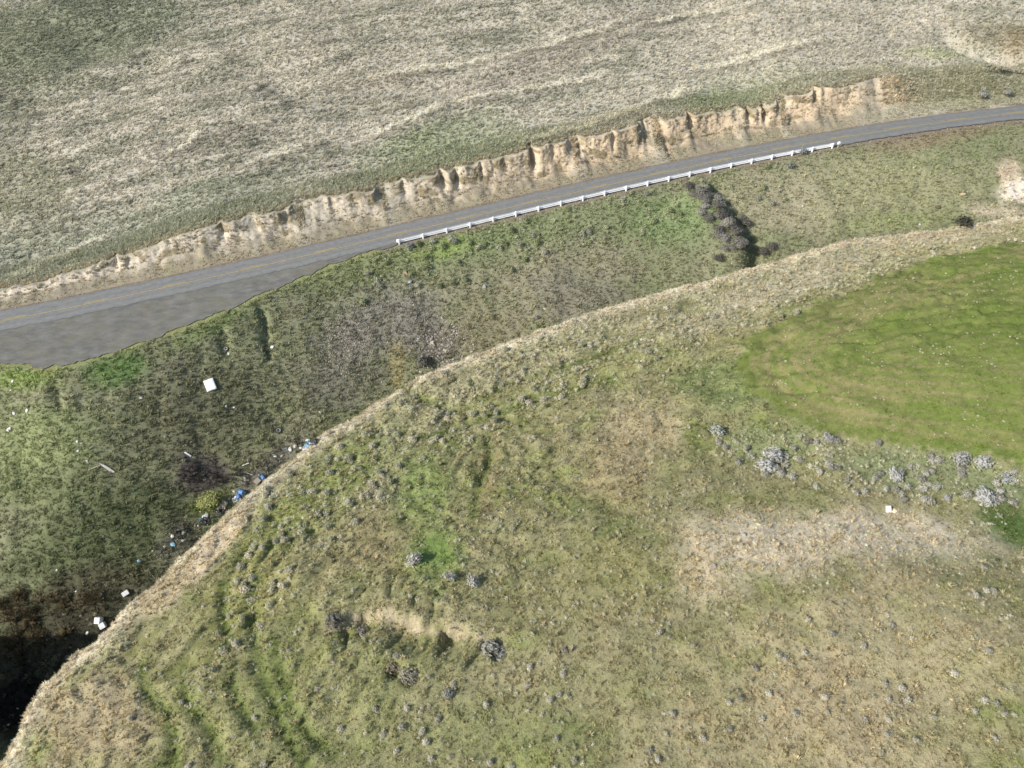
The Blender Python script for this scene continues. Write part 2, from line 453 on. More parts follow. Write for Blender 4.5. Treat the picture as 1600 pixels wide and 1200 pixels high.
blob(150, 1110, 90, 90, (166, 152, 120), .9, 45); blob(330, 860, 100, 16, (196, 180, 150), 1.0, 45); blob(250, 930, 60, 16, (180, 166, 132), .9, 40)
blob(480, 790, 130, 34, (136, 144, 76), .6, 36); blob(390, 930, 90, 50, (146, 144, 84), .6, 40)
blob(900, 590, 160, 24, (146, 146, 92), .6, 14)
blob(1440, 370, 150, 14, (180, 168, 142), .7, 6); blob(1240, 440, 140, 26, (176, 168, 144), .8, 20)
blob(1000, 880, 120, 60, (150, 144, 92), .5); blob(860, 930, 100, 40, (146, 140, 96), .5)
TRAILS = [path(p) for p in ([(560, 130), (640, 108), (740, 95), (830, 75), (900, 55), (960, 35), (1010, 12)],
                            [(530, 228), (620, 195), (700, 160), (790, 145), (880, 128), (960, 110)],
                            [(780, 228), (880, 205), (960, 180), (1040, 150), (1100, 135)],
                            [(380, 255), (430, 240), (505, 215)], [(250, 245), (290, 225), (310, 200)], [(960, 55), (1060, 25), (1150, 12)],
                            [(1060, 110), (1180, 85), (1290, 62)], [(0, 440), (90, 400), (180, 360)])]

def cover(x, y, want_zone=False):
    """linear colour of the vegetation / soil at ground positions"""
    z, s, d, c, zside, zn, par = terrain(x, y, full=True)
    near = (zn > zside - 0.3) & (d < -2.6)
    n1 = fbm(x / 14.0, y / 10.0, 61, 4); n2 = fbm(x / 4.0, y / 3.0, 63, 4); n3 = fbm(x / 1.1, y / 0.9, 65, 3)
    C = np.zeros(x.shape + (3,))
    # far hillside: straw with olive drifts running along the slope
    st = fbm(s / 26.0, (d + 0.12 * s) / 3.2, 67, 4)
    st2 = fbm(s / 14.0, (d + 0.16 * s) / 1.5, 68, 3)
    f = np.clip(0.38 + 0.9 * st + 0.7 * st2 + 0.35 * n1 + 0.3 * n2, 0, 1)
    far = lin(*STRAW)[None] * (1 - f[..., None]) + lin(150, 147, 126)[None] * f[..., None]
    far = far * (1 + 0.10 * n3[..., None])
    # embankment
    f = np.clip(0.5 + 0.5 * n1 + 0.4 * n2, 0, 1)[..., None]
    emb = lin(138, 134, 104) * (1 - f) + lin(124, 130, 86) * f
    # near hill: olive, straw and green
    f = np.clip(0.45 + 0.5 * n1 + 0.45 * n2, 0, 1)[..., None]
    nh = lin(154, 145, 110) * (1 - f) + lin(132, 134, 84) * f
    g = np.clip(1.5 * n2 - 0.35 + 0.6 * n1, 0, 1)[..., None]
    nh = nh * (1 - 0.5 * g) + lin(130, 140, 74) * 0.5 * g
    band = np.exp(-((c - 6) / 6.0) ** 2) * np.clip(sstep(-30, -10, x), 0, 1)
    nh = nh * (1 - 0.5 * band[..., None]) + lin(172, 167, 136) * 0.5 * band[..., None]
    tc_ = (terracette(x, y, c, par) * (1 - sstep(24, 42, c)))[..., None]
    nh = nh * (1 + 0.30 * tc_) + np.clip(-tc_, 0, 1) * 0.35 * (lin(126, 130, 72) - nh)
    tk_ = (0.8 * tracks(x, y, c, par))[..., None]; nh = nh * (1 - tk_) + lin(112, 114, 64) * tk_
    rim = (np.exp(-((c - 0.5 + 0.9 * n2) / (1.5 + 1.2 * np.clip(n1, -.5, 1))) ** 2) * np.clip(0.9 + 0.7 * n2, 0.3, 1))[..., None]
    nh = nh * (1 - 0.95 * rim) + lin(222, 210, 186) * 0.95 * rim
    C = np.where(near[..., None], nh, np.where((d > 3.4)[..., None], far, emb))
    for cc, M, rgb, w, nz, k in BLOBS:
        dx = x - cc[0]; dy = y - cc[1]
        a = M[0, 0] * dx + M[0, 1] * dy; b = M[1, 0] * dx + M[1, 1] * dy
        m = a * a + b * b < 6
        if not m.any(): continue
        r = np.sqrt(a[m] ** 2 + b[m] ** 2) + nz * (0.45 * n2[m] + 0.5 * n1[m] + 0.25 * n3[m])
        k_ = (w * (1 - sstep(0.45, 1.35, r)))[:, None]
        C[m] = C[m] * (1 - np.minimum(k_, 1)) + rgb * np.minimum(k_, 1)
    # the green field
    fs = field_sd(x, y) + 1.1 * n2 + 1.1 * n3
    row = np.sin(field_sd(x, y) * 2 * math.pi / 1.5 + 0.8 * n1)
    br = np.clip(0.36 + 0.35 * n1 + 0.5 * np.exp(-((fs - 4.5) / 3.0) ** 2) * np.clip(0.5 + fbm(x / 9.0, y / 9.0, 73, 2), 0, 1) + 1.0 * fbm(fs / 3.0, (x + y) / 22.0, 71, 3) + 0.12 * row, 0, 1) * (1 - sstep(3, 14, fs) * 0.55)
    br = np.clip(0.8 * br + 0.15 * n2 + 0.25 * n3 + 0.45 * np.clip(row, 0, 1) * np.clip(0.6 + n1, 0, 1), 0, 1)
    fc = lin(107, 121, 55) * (1 - br[..., None]) + lin(138, 130, 87) * br[..., None]
    edge = np.exp(-((fs - 0.8) / 1.6) ** 2)[..., None]
    fc = fc * (1 - 0.6 * edge) + lin(104, 122, 50) * 0.5 * edge
    k_ = (sstep(-0.3, 0.5, fs) * near)[..., None]
    C = C * (1 - k_) + fc * k_
    for P in TRAILS:
        m = (x > P[:, 0].min() - 6) & (x < P[:, 0].max() + 6) & (y > P[:, 1].min() - 6) & (y < P[:, 1].max() + 6)
        if m.any():
            dd, sg, pp = poly_dist(x[m], y[m], P)
            dd = dd * sg + 1.1 * n2[m]
            k_ = (0.5 + 0.35 * n1[m]) * np.exp(-(dd / 0.9) ** 2) * (1 - (2 * pp - 1) ** 6)
            C[m] = C[m] * (1 - k_[:, None]) + lin(226, 218, 196) * k_[:, None]
            k_ = 0.35 * np.exp(-((dd - 2.0) / 1.1) ** 2) * (1 - (2 * pp - 1) ** 6)
            C[m] = C[m] * (1 - k_[:, None]) + lin(132, 124, 104) * k_[:, None]
    for P in GROOVES:
        m = (x > P[:, 0].min() - 3) & (x < P[:, 0].max() + 3) & (y > P[:, 1].min() - 3) & (y < P[:, 1].max() + 3)
        if m.any():
            dd, sg, pp = poly_dist(x[m], y[m], P)
            k_ = (0.8 * np.exp(-(dd / 0.6) ** 2))[:, None]
            C[m] = C[m] * (1 - k_) + lin(104, 116, 58) * k_
    dd, sg, pp = poly_dist(x, y, P_SCAR)
    sd = dd * sg
    k_ = (np.clip(0.6 + 0.9 * n3, 0, 0.9) * np.exp(-((sd - 0.3) / 0.55) ** 2) * (pp > 0.02) * (pp < 0.98))[..., None]
    C = C * (1 - k_) + lin(184, 168, 140) * k_
    # road verge: bare brown dirt and gravel
    ne = near_edge(s)
    k_ = np.maximum(0.9 * (1 - sstep(0.3, 1.7, (d - 3.2) + 1.0 * n2)) * (d > 2.6), 0.85 * (1 - sstep(0.0, 1.2, (ne + 0.2 - d) + 0.9 * n2)) * (d < 0))[..., None]
    tw_ = ((s < float(_ts[-1]) - 3) & (d < 0))[..., None]
    C = C * (1 - k_) + np.where(tw_, lin(136, 140, 78), lin(128, 114, 96)) * (1 + 0.2 * n3[..., None]) * k_
    L = (C @ np.array([0.3, 0.6, 0.1]))[..., None]
    C = np.clip(L + np.where(near, 0.94, np.where(d < 0, 0.80, 0.87))[..., None] * (C - L), 0.01, 0.9)
    if want_zone:
        return C, z, s, d, c, near, fs
    return C

# ------------------------------------------------------------------ materials
def new_mat(name):
    m = bpy.data.materials.new(name); m.use_nodes = True
    nt = m.node_tree; b = nt.nodes['Principled BSDF']
    b.inputs['Specular IOR Level'].default_value = 0.13
    b.inputs['Roughness'].default_value = 0.9
    return m, nt, b
def noise(nt, scale, detail=4, rough=0.6, vec=None):
    n = nt.nodes.new('ShaderNodeTexNoise'); n.inputs['Scale'].default_value = scale
    n.inputs['Detail'].default_value = detail; n.inputs['Roughness'].default_value = rough
    if vec is None:
        g = nt.nodes.new('ShaderNodeNewGeometry'); vec = g.outputs['Position']
    nt.links.new(vec, n.inputs['Vector'])
    return n.outputs['Fac']
def ramp(nt, fac, stops):
    r = nt.nodes.new('ShaderNodeValToRGB')
    el = r.color_ramp.elements
    while len(el) < len(stops): el.new(0.5)
    for e_, (p, c) in zip(el, stops):
        e_.position = p; e_.color = (c[0], c[1], c[2], 1)
    nt.links.new(fac, r.inputs[0])
    return r.outputs[0]
def mix(nt, fac, a, b, mode='MIX'):
    m = nt.nodes.new('ShaderNodeMix'); m.data_type = 'RGBA'; m.blend_type = mode
    for sock, v in ((m.inputs[0], fac), (m.inputs[6], a), (m.inputs[7], b)):
        if hasattr(v, 'is_output'): nt.links.new(v, sock)
        elif isinstance(v, (int, float)): sock.default_value = v
        else: sock.default_value = (v[0], v[1], v[2], 1)
    return m.outputs[2]
def bump(nt, b, h, strength, dist):
    n = nt.nodes.new('ShaderNodeBump'); n.inputs['Strength'].default_value = strength; n.inputs['Distance'].default_value = dist
    nt.links.new(h, n.inputs['Height']); nt.links.new(n.outputs[0], b.inputs['Normal'])
def attr(nt, name, kind='GEOMETRY'):
    a = nt.nodes.new('ShaderNodeAttribute'); a.attribute_name = name; a.attribute_type = kind
    return a.outputs['Color']

def mat_ground():
    m, nt, b = new_mat('ground_cover')
    c = attr(nt, 'cover')
    f1 = noise(nt, 2.2, 6, 0.7)
    f2 = noise(nt, 9.0, 3, 0.7)
    v1 = ramp(nt, f1, [(0.25, (0.72, 0.70, 0.67)), (0.5, (1.0, 1.0, 1.0)), (0.75, (1.3, 1.27, 1.2))])
    v2 = ramp(nt, f2, [(0.25, (0.70, 0.70, 0.68)), (0.55, (1.0, 1.0, 1.0)), (0.8, (1.28, 1.25, 1.18))])
    c = mix(nt, 1.0, c, v1, 'MULTIPLY'); c = mix(nt, 1.0, c, v2, 'MULTIPLY')
    nt.links.new(c, b.inputs['Base Color'])
    bump(nt, b, f2, 0.9, 0.12)
    b.inputs['Specular IOR Level'].default_value = 0.05
    return m
def mat_instanced(name, trans=0.0, lo=0.75, hi=1.25):
    m, nt, b = new_mat(name)
    c = attr(nt, 'tint', 'INSTANCER')
    v = ramp(nt, noise(nt, 14.0, 2), [(0.3, (lo,) * 3), (0.7, (hi,) * 3)])
    c = mix(nt, 1.0, c, v, 'MULTIPLY')
    nt.links.new(c, b.inputs['Base Color'])
    b.inputs['Specular IOR Level'].default_value = 0.08
    if trans > 0:
        tr = nt.nodes.new('ShaderNodeBsdfTranslucent'); nt.links.new(c, tr.inputs[0])
        ms = nt.nodes.new('ShaderNodeMixShader'); ms.inputs[0].default_value = trans
        nt.links.new(b.outputs[0], ms.inputs[1]); nt.links.new(tr.outputs[0], ms.inputs[2])
        nt.links.new(ms.outputs[0], nt.nodes['Material Output'].inputs['Surface'])
    return m
def mat_noise(name, a, b_, scale=6.0, rough=0.85, spec=0.15, bmp=0.3, bd=0.02, vec='obj'):
    m, nt, b = new_mat(name)
    tc = nt.nodes.new('ShaderNodeTexCoord')
    f = noise(nt, scale, 5, 0.65, tc.outputs['Object'] if vec == 'obj' else None)
    nt.links.new(ramp(nt, f, [(0.3, a), (0.7, b_)]), b.inputs['Base Color'])
    b.inputs['Roughness'].default_value = rough; b.inputs['Specular IOR Level'].default_value = spec
    if bmp: bump(nt, b, f, bmp, bd)
    return m

M_GROUND = mat_ground()
M_GRASS = mat_instanced('grass_blades', 0.5)
M_SAGE_I = mat_instanced('sage_leaves_far', 0.2)
M_STONE_I = mat_instanced('scree_stone', lo=0.7, hi=1.3)

# ------------------------------------------------------------------ object helpers
def link(name, me, mats=(), parent=None):
    for m in (mats if isinstance(mats, (list, tuple)) else [mats]): me.materials.append(m)
    o = bpy.data.objects.new(name, me); COL.objects.link(o)
    if parent is not None: o.parent = parent
    return o
def tag(o, label, cat, group=None, kind=None):
    o['label'] = label
    if cat: o['category'] = cat
    if group: o['group'] = group
    if kind: o['kind'] = kind
    return o
def empty(name, loc):
    o = bpy.data.objects.new(name, None); COL.objects.link(o); o.location = loc; o.empty_display_size = 0.2
    return o
def mesh_np(name, V, F, smooth=True):
    me = bpy.data.meshes.new(name)
    V = np.asarray(V, np.float32); F = np.asarray(F, np.int32)
    k = F.shape[1]
    me.vertices.add(len(V)); me.vertices.foreach_set('co', V.ravel())
    me.loops.add(F.size); me.loops.foreach_set('vertex_index', F.ravel())
    me.polygons.add(len(F)); me.polygons.foreach_set('loop_start', np.arange(0, F.size, k, dtype=np.int32))
    me.polygons.foreach_set('loop_total', np.full(len(F), k, np.int32))
    me.polygons.foreach_set('use_smooth', np.full(len(F), smooth))
    me.update(calc_edges=True)
    return me
def grid_faces(nu, nv):
    i = np.arange(nu * nv).reshape(nu, nv)
    return np.stack([i[:-1, :-1], i[1:, :-1], i[1:, 1:], i[:-1, 1:]], -1).reshape(-1, 4)
def vcol(me, name, C):
    a = me.attributes.new(name, 'FLOAT_COLOR', 'POINT')
    a.data.foreach_set('color', np.concatenate([C, np.ones((len(C), 1))], 1).astype(np.float32).ravel())
def from_bm(name, bm, smooth=False):
    me = bpy.data.meshes.new(name); bm.to_mesh(me); bm.free()
    if smooth: me.polygons.foreach_set('use_smooth', np.ones(len(me.polygons), bool))
    return me

# ------------------------------------------------------------------ ground sheet
def stretch(a, b, step, far):
    core = np.arange(a, b, step)
    g = step * 1.35 ** np.arange(1, 30); g = np.cumsum(g); g = g[g < far]
    return np.concatenate([a - g[::-1], core, core[-1] + g])
gx = stretch(-125, 150, 0.31, 500)
core_y = np.concatenate([np.arange(12, 108, 0.29), np.arange(108, 215, 0.5)])
gg = np.cumsum(0.5 * 1.35 ** np.arange(1, 30)); gg = gg[gg < 500]
gy = np.concatenate([12 - gg[::-1][-14:], core_y, core_y[-1] + gg])
GX, GY = np.meshgrid(gx, gy, indexing='ij')
xf, yf = GX.ravel(), GY.ravel()
zf_ = terrain(xf, yf, surf=False)
me = mesh_np('ground', np.stack([xf, yf, zf_], 1), grid_faces(len(gx), len(gy)))
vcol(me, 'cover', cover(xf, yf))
ground = link('ground', me, M_GROUND); ground['kind'] = 'structure'

# ------------------------------------------------------------------ cut bank of eroded loess along the far side of the road
CLEFTS = [690, 712, 833, 905, 1078, 1170, 1195, 1276, 345, 180, 630, 1010]
CL_S = [float(np.interp(p, [q[0] for q in _bt], _bs)) for p in CLEFTS]
CL_D = [2.4, 1.4, 3.2, 1.8, 2.8, 1.6, 2.4, 2.2, 1.3, 1.5, 1.2, 1.6]
_rb = random.Random(3)
for _q in range(30):
    CL_S.append(_rb.uniform(-70, 100)); CL_D.append(_rb.choice([0.2, 0.3, 0.4, 0.6, 0.9]))
CL_W = [0.55] * 12 + [_rb.uniform(0.25, 0.9) for _q in range(30)]
def build_bank():
    ss = np.arange(-135, 150, 0.22)
    nprof = 58; TW = 3.6
    h = bank_h(ss); hsm = bank_hs(ss); ck = cliffness(ss); zr = Zr(ss)
    big = 1.2 * fbm(ss / 10.0, ss * 0 + 1.5, 81, 2) + 0.5 * fbm(ss / 3.3, ss * 0 + 6.2, 82, 2)
    h = h + (0.7 * fbm(ss / 3.5, ss * 0 + 2.5, 93, 3)) * ck
    amp = np.clip(0.55 + 0.9 * fbm(ss / 8.0, ss * 0 + 3.3, 88, 2), 0.1, 1.4)
    flute = amp * (0.36 * np.clip(fbm(ss / 4.5, ss * 0 + 0.5, 83, 4) + 0.15, 0, 2) + 0.16 * np.abs(fbm(ss / 0.8, ss * 0 + 0.5, 84, 2)))
    cle = np.zeros_like(ss)
    for c0, dp, cw in zip(CL_S, CL_D, CL_W): cle = np.maximum(cle, dp * np.exp(-np.abs((ss - c0) / cw) ** 1.5))
    ts = 0.40 + 0.26 * fbm(ss / 5.0, ss * 0 + 9.5, 85, 3)           # height of the talus as a share of the bank
    ts = ts + 0.05 - 0.16 * sstep(float(_bs[10]), float(_bs[12]), ss) + 0.28 * fbm(ss / 14.0, ss * 0 + 4.4, 97, 2) + 0.25 * (1 - sstep(float(_bs[3]), float(_bs[5]), ss))
    # on the right the lower half is overgrown
    ts = np.clip(ts - 0.06 + 0.25 * sstep(float(np.interp(1200, [q[0] for q in _bt], _bs)), float(np.interp(1260, [q[0] for q in _bt], _bs)), ss), 0.08, 0.75)
    V = np.zeros((len(ss), nprof, 3)); C = np.zeros((len(ss), nprof, 3))
    XC = []; 
    for j in range(nprof):
        if j < 5:                                    # ditch
            d = 3.3 + 0.28 * j + 0 * ss; z = zr - 0.34 - 0.10 * math.sin(j / 5 * math.pi); kind = 0 * ss
        elif j < 17:                                 # talus
            t = (j - 5) / 11.0
            d = 4.7 + t * (TW + 0.5 * big); z = zr - 0.34 + ts * h * t ** 1.15 + 0.22 * fbm(ss / 1.4, ss * 0 + t * 3, 87, 3) * math.sin(t * math.pi); kind = t + 0 * ss
        elif j < 44:                                 # cliff face
            t = (j - 16) / 27.0
            rel = 0.6 * fbm(ss / 0.9, t * h * 0.28 + ss * 0, 89, 4) + 0.4 * fbm(ss / 1.5, t * h * 0.8 + ss * 0, 98, 3)
            d = 4.7 + TW + 0.5 * big + 1.15 * t + (flute * (0.4 + t) + cle * sstep(0.0, 0.5, t + 0 * ss) + 0.34 * rel + 0.16 * fbm(ss / 0.45, t * h * 1.6 + ss * 0, 86, 2)) * np.sin(np.clip(t * 0.8 + 0.2, 0, 1) * math.pi / 2)
            z = zr - 0.34 + h * ts + (h + 0.34 - h * ts) * t ** 0.92; kind = 1 + t + 0 * ss
        else:                                        # lip and start of the hillside
            t = (j - 43) / 14.0
            dl = 4.7 + TW + 0.5 * big + 1.15 + (flute * 1.4 + cle)
            d = dl + (16.0 - dl) * t; kind = 2 + t
            z = None
        # gentle grassy slope where there is no cliff
        tt = j / (nprof - 1.0)
        dg = 3.3 + 12.7 * tt
        d = d * ck + dg * (1 - ck)
        x, y = road_pt(ss, d)
        zt = terrain(x, y)
        if z is None:
            w = sstep(0.0, 0.35, t)
            z = (zr + h) * (1 - w) + zt * w - 0.10 * sstep(0.8, 1.0, t)
            zg = None
        zgl = zr - 0.34 + (terrain(*road_pt(ss, 16.0 + 0 * ss)) - zr + 0.25) * sstep(0.0, 1.0, tt + 0 * ss) ** 0.9
        z = z * ck + zgl * (1 - ck)
        V[:, j] = np.stack([x, y, z], -1)
        # colour
        n = fbm(ss / 2.0, z / 1.6, 91, 3); n4 = fbm(ss / 0.5, z / 2.5, 92, 3); n6 = fbm(ss / 7.0, z / 3.0, 94, 2)
        cc = cover(x, y)
        dirt = lin(152, 142, 122) * (1 + 0.25 * n[:, None])
        olive = lin(140, 136, 108)
        loess = lin(198, 187, 168) * (1 + 0.15 * n4[:, None])
        warm = sstep(float(_bs[9]), float(_bs[15]), ss)[:, None]
        loess = loess * (1 - warm) + lin(202, 182, 154) * (1 + 0.15 * n4[:, None]) * warm
        if j < 17:
            g = np.clip(0.4 + 1.2 * n + 0.5 * n6, 0, 1)[:, None]
            c = dirt * (1 - 0.6 * g) + olive * 0.6 * g
            if j >= 5:
                w = 0.8 * sstep(0.6, 1.1, (j - 5) / 11.0 + 0.6 * n)[:, None]; c = c * (1 - w) + loess * 0.85 * w
            if j < 5: c = lin(132, 118, 100) * (1 + 0.2 * n[:, None])
        elif j < 44:
            veg = np.clip(sstep(0.05, 0.38, n + 0.7 * n6), 0, 1)[:, None] * 0.85
            c = loess * (1 - veg) + lin(140, 128, 100) * veg
            w = sstep(0.85, 1.0, t + 0.2 * n)[:, None] * 0.3
            c = c * (1 - w) + lin(142, 126, 104) * w
        else:
            w = sstep(0.0, 0.12, t + 0.1 * n)[:, None]
            c = lin(172, 160, 136) * (1 - w) + cc * w
        c = c * ck[:, None] + np.where(j < 4, lin(134, 120, 100), cc) * (1 - ck[:, None])
        C[:, j] = np.clip(c, 0.02, 0.85)
    me = mesh_np('cut_bank', V.reshape(-1, 3), grid_faces(len(ss), nprof)[:, ::-1])
    vcol(me, 'cover', C.reshape(-1, 3))
    m, nt, b = new_mat('loess_bank')
    f1 = noise(nt, 1.6, 6, 0.7); f2 = noise(nt, 7.0, 4, 0.7)
    c = mix(nt, 1.0, attr(nt, 'cover'), ramp(nt, f1, [(0.3, (0.74, 0.72, 0.70)), (0.6, (1.04, 1.04, 1.04))]), 'MULTIPLY')
    c = mix(nt, 1.0, c, ramp(nt, f2, [(0.3, (0.78, 0.76, 0.74)), (0.65, (1.1, 1.1, 1.1))]), 'MULTIPLY')
    nt.links.new(c, b.inputs['Base Color']); bump(nt, b, f2, 0.8, 0.15)
    o = link('cut_bank', me, m); o['kind'] = 'structure'
    return o, V, C, ck
cut_bank, BANK_V, BANK_C, BANK_K = build_bank()

# ------------------------------------------------------------------ road, turnout, markings
def mat_asphalt():
    m, nt, b = new_mat('asphalt')
    f = noise(nt, 1.3, 6, 0.7); f2 = noise(nt, 18, 3, 0.7)
    c = ramp(nt, f, [(0.3, lin(104, 103, 99)), (0.7, lin(124, 123, 118))])
    # wheel tracks along the lanes, from the lane coordinate stored on the mesh
    a = nt.nodes.new('ShaderNodeAttribute'); a.attribute_name = 'lane'
    t = ramp(nt, a.outputs['Fac'], [(0.0, (0.86,) * 3), (0.06, (1.0,) * 3), (0.17, (1.10,) * 3), (0.30, (0.93,) * 3), (0.42, (1.09,) * 3), (0.5, (0.92,) * 3), (0.58, (1.08,) * 3), (0.70, (0.94,) * 3), (0.83, (1.08,) * 3), (0.95, (0.98,) * 3), (1.0, (0.84,) * 3)])
    c = mix(nt, 1.0, c, t, 'MULTIPLY')
    c = mix(nt, 1.0, c, ramp(nt, f2, [(0.3, (0.88,) * 3), (0.7, (1.1,) * 3)]), 'MULTIPLY')
    nt.links.new(c, b.inputs['Base Color']); b.inputs['Roughness'].default_value = 0.75; b.inputs['Specular IOR Level'].default_value = 0.3
    bump(nt, b, f2, 0.3, 0.01)
    return m
def strip(name, sa, sb, step, dfun, dz, mat, nacross=9):
    ss = np.arange(sa, sb, step)
    V = np.zeros((len(ss), nacross, 3)); L = np.zeros((len(ss), nacross))
    for j in range(nacross):
        t = j / (nacross - 1)
        d = dfun(ss, t); x, y = road_pt(ss, d)
        V[:, j] = np.stack([x, y, Zr(ss) + dz + 0 * d], -1); L[:, j] = t
    me = mesh_np(name, V.reshape(-1, 3), grid_faces(len(ss), nacross)[:, ::-1])
    a = me.attributes.new('lane', 'FLOAT', 'POINT'); a.data.foreach_set('value', L.astype(np.float32).ravel())
    o = link(name, me, mat); return o
wob = lambda ss, sd: 0.34 * fbm(ss / 2.2, ss * 0 + sd, 95, 4) + 0.10 * fbm(ss / 0.5, ss * 0 + sd, 96, 2)
road = strip('road', -140, 175, 0.4, lambda ss, t: (-HALF - 0.15 + wob(ss, 1.5)) * (1 - t) + (HALF + 0.2 + wob(ss, 4.5)) * t, 0.04, mat_asphalt(), 11)
road['kind'] = 'structure'

def mat_turnout():
    m, nt, b = new_mat('gravel_turnout')
    g = nt.nodes.new('ShaderNodeNewGeometry')
    mp = nt.nodes.new('ShaderNodeMapping'); mp.inputs['Rotation'].default_value = (0, 0, math.radians(-16)); mp.inputs['Scale'].default_value = (0.45, 1.0, 1)
    nt.links.new(g.outputs['Position'], mp.inputs['Vector'])
    f = noise(nt, 0.8, 6, 0.72, mp.outputs[0]); f2 = noise(nt, 0.30, 7, 0.72); f3 = noise(nt, 16, 3, 0.7)
    w = nt.nodes.new('ShaderNodeTexWave'); w.inputs['Scale'].default_value = 0.22; w.inputs['Distortion'].default_value = 9.0; w.inputs['Detail'].default_value = 3
    nt.links.new(mp.outputs[0], w.inputs['Vector'])
    c = ramp(nt, f, [(0.3, lin(90, 89, 84)), (0.7, lin(122, 120, 113))])
    c = mix(nt, ramp(nt, f2, [(0.45, (0, 0, 0)), (0.68, (0.75,) * 3)]), c, lin(112, 107, 88))
    c = mix(nt, 1.0, c, ramp(nt, w.outputs['Fac'], [(0.2, (0.96,) * 3), (0.8, (1.04,) * 3)]), 'MULTIPLY')
    c = mix(nt, 1.0, c, ramp(nt, f3, [(0.3, (0.66,) * 3), (0.7, (1.3,) * 3)]), 'MULTIPLY')
    nt.links.new(c, b.inputs['Base Color']); bump(nt, b, f3, 0.6, 0.03)
    return m
turn = strip('gravel_turnout', -140, float(_ts[-1]) + 1.0, 0.4,
             lambda ss, t: (near_edge(ss) + 0.55 + 2.6 * wob(ss, 7.5)) * (1 - t) + (-HALF + 0.6) * t, 0.0, mat_turnout(), 15)
turn['kind'] = 'structure'
M_YEL = mat_noise('yellow_road_paint', lin(140, 128, 94), lin(182, 161, 106), 3.0, 0.7, 0.2, 0.0, vec='pos')
ln = strip('centre_line', -140, 175, 0.5, lambda ss, t: -0.27 + 0.20 * t + 0 * ss, 0.075, M_YEL, 2); ln['kind'] = 'structure'
s0 = -130.0
dash_me = None
while s0 < 165:
    o = strip('centre_line_dash', s0, s0 + 3.6, 0.5, lambda ss, t: 0.07 + 0.20 * t + 0 * ss, 0.075, M_YEL, 2)
    o.parent = ln; s0 += 12.0

# ------------------------------------------------------------------ instancing of grass, small sage and scree ("stuff")
def blade_tuft(name, seed, n, h, w, spread, lean, mat):
    r = random.Random(seed); V = []; F = []
    for i in range(n):
        a = r.uniform(0, 2 * math.pi); rr = spread * math.sqrt(r.random()) * 0.35
        bx, by = rr * math.cos(a), rr * math.sin(a)
        hh = h * r.uniform(0.55, 1.1); ww = w * r.uniform(0.7, 1.3)
        o = spread * r.uniform(0.4, 1.1); ta = a + r.uniform(-0.5, 0.5)
        tx, ty = bx + o * math.cos(ta) + lean[0] * hh, by + o * math.sin(ta) + lean[1] * hh
        px_, py_ = -math.sin(ta) * ww / 2, math.cos(ta) * ww / 2
        mx, my = bx + (tx - bx) * 0.38, by + (ty - by) * 0.38
        k = len(V)
        V += [(bx - px_, by - py_, -0.05), (bx + px_, by + py_, -0.05), (mx + px_ * .8, my + py_ * .8, hh * 0.66), (mx - px_ * .8, my - py_ * .8, hh * 0.66), (tx, ty, hh)]
        F += [(k, k + 1, k + 2), (k, k + 2, k + 3), (k + 3, k + 2, k + 4)]
    me = mesh_np(name, V, F, False); me.materials.append(mat); return me
def sage_mesh(name, seed, mat, nleaf=240, nst=9, ls=1.0):
    """a low rounded shrub: woody stems and many small leaf clusters"""
    r = random.Random(seed); V = []; F = []
    lob = [(0, 0, .3, .4)] + [(r.uniform(-.22, .22), r.uniform(-.22, .22), r.uniform(.26, .38), r.uniform(.26, .38)) for _ in range(5)]
    for i in range(nleaf):
        cx, cy, cz, cr = r.choice(lob)
        th = r.uniform(0, 2 * math.pi); ph = math.acos(r.uniform(-0.35, 1)); rad = cr * r.uniform(0.45, 1.28)
        p = Vector((cx + rad * math.sin(ph) * math.cos(th), cy + rad * math.sin(ph) * math.sin(th), max(0.02, cz + rad * math.cos(ph))))
        n = Vector((math.sin(ph) * math.cos(th), math.sin(ph) * math.sin(th), math.cos(ph) + 0.3)) + Vector((r.uniform(-1, 1), r.uniform(-1, 1), r.uniform(-1, 1))) * 0.8
        n.normalize(); t = n.orthogonal().normalized(); b = n.cross(t); s = r.uniform(0.05, 0.13) * ls
        k = len(V)
        for q in (t * s, b * s * 0.42, -t * s, -b * s * 0.42): V.append(tuple(p + q))
        F.append((k, k + 1, k + 2, k + 3))
    for i in range(nst):
        cx, cy, cz, cr = r.choice(lob); a = r.uniform(0, 6.28)
        p0 = Vector((0.05 * math.cos(a), 0.05 * math.sin(a), -0.08)); p1 = Vector((cx + .1 * math.cos(a), cy + .1 * math.sin(a), cz + cr * 0.6))
        t = (p1 - p0).normalized().orthogonal() * 0.018; b = (p1 - p0).normalized().cross(t)
        k = len(V)
        for q in (t, b, -t - b): V.append(tuple(p0 + q))
        for q in (t, b, -t - b): V.append(tuple(p1 + q * 0.4))
        for e in range(3): F.append((k + e, k + (e + 1) % 3, k + 3 + (e + 1) % 3, k + 3 + e))
    me = mesh_np(name, V, F, False); me.materials.append(mat); return me
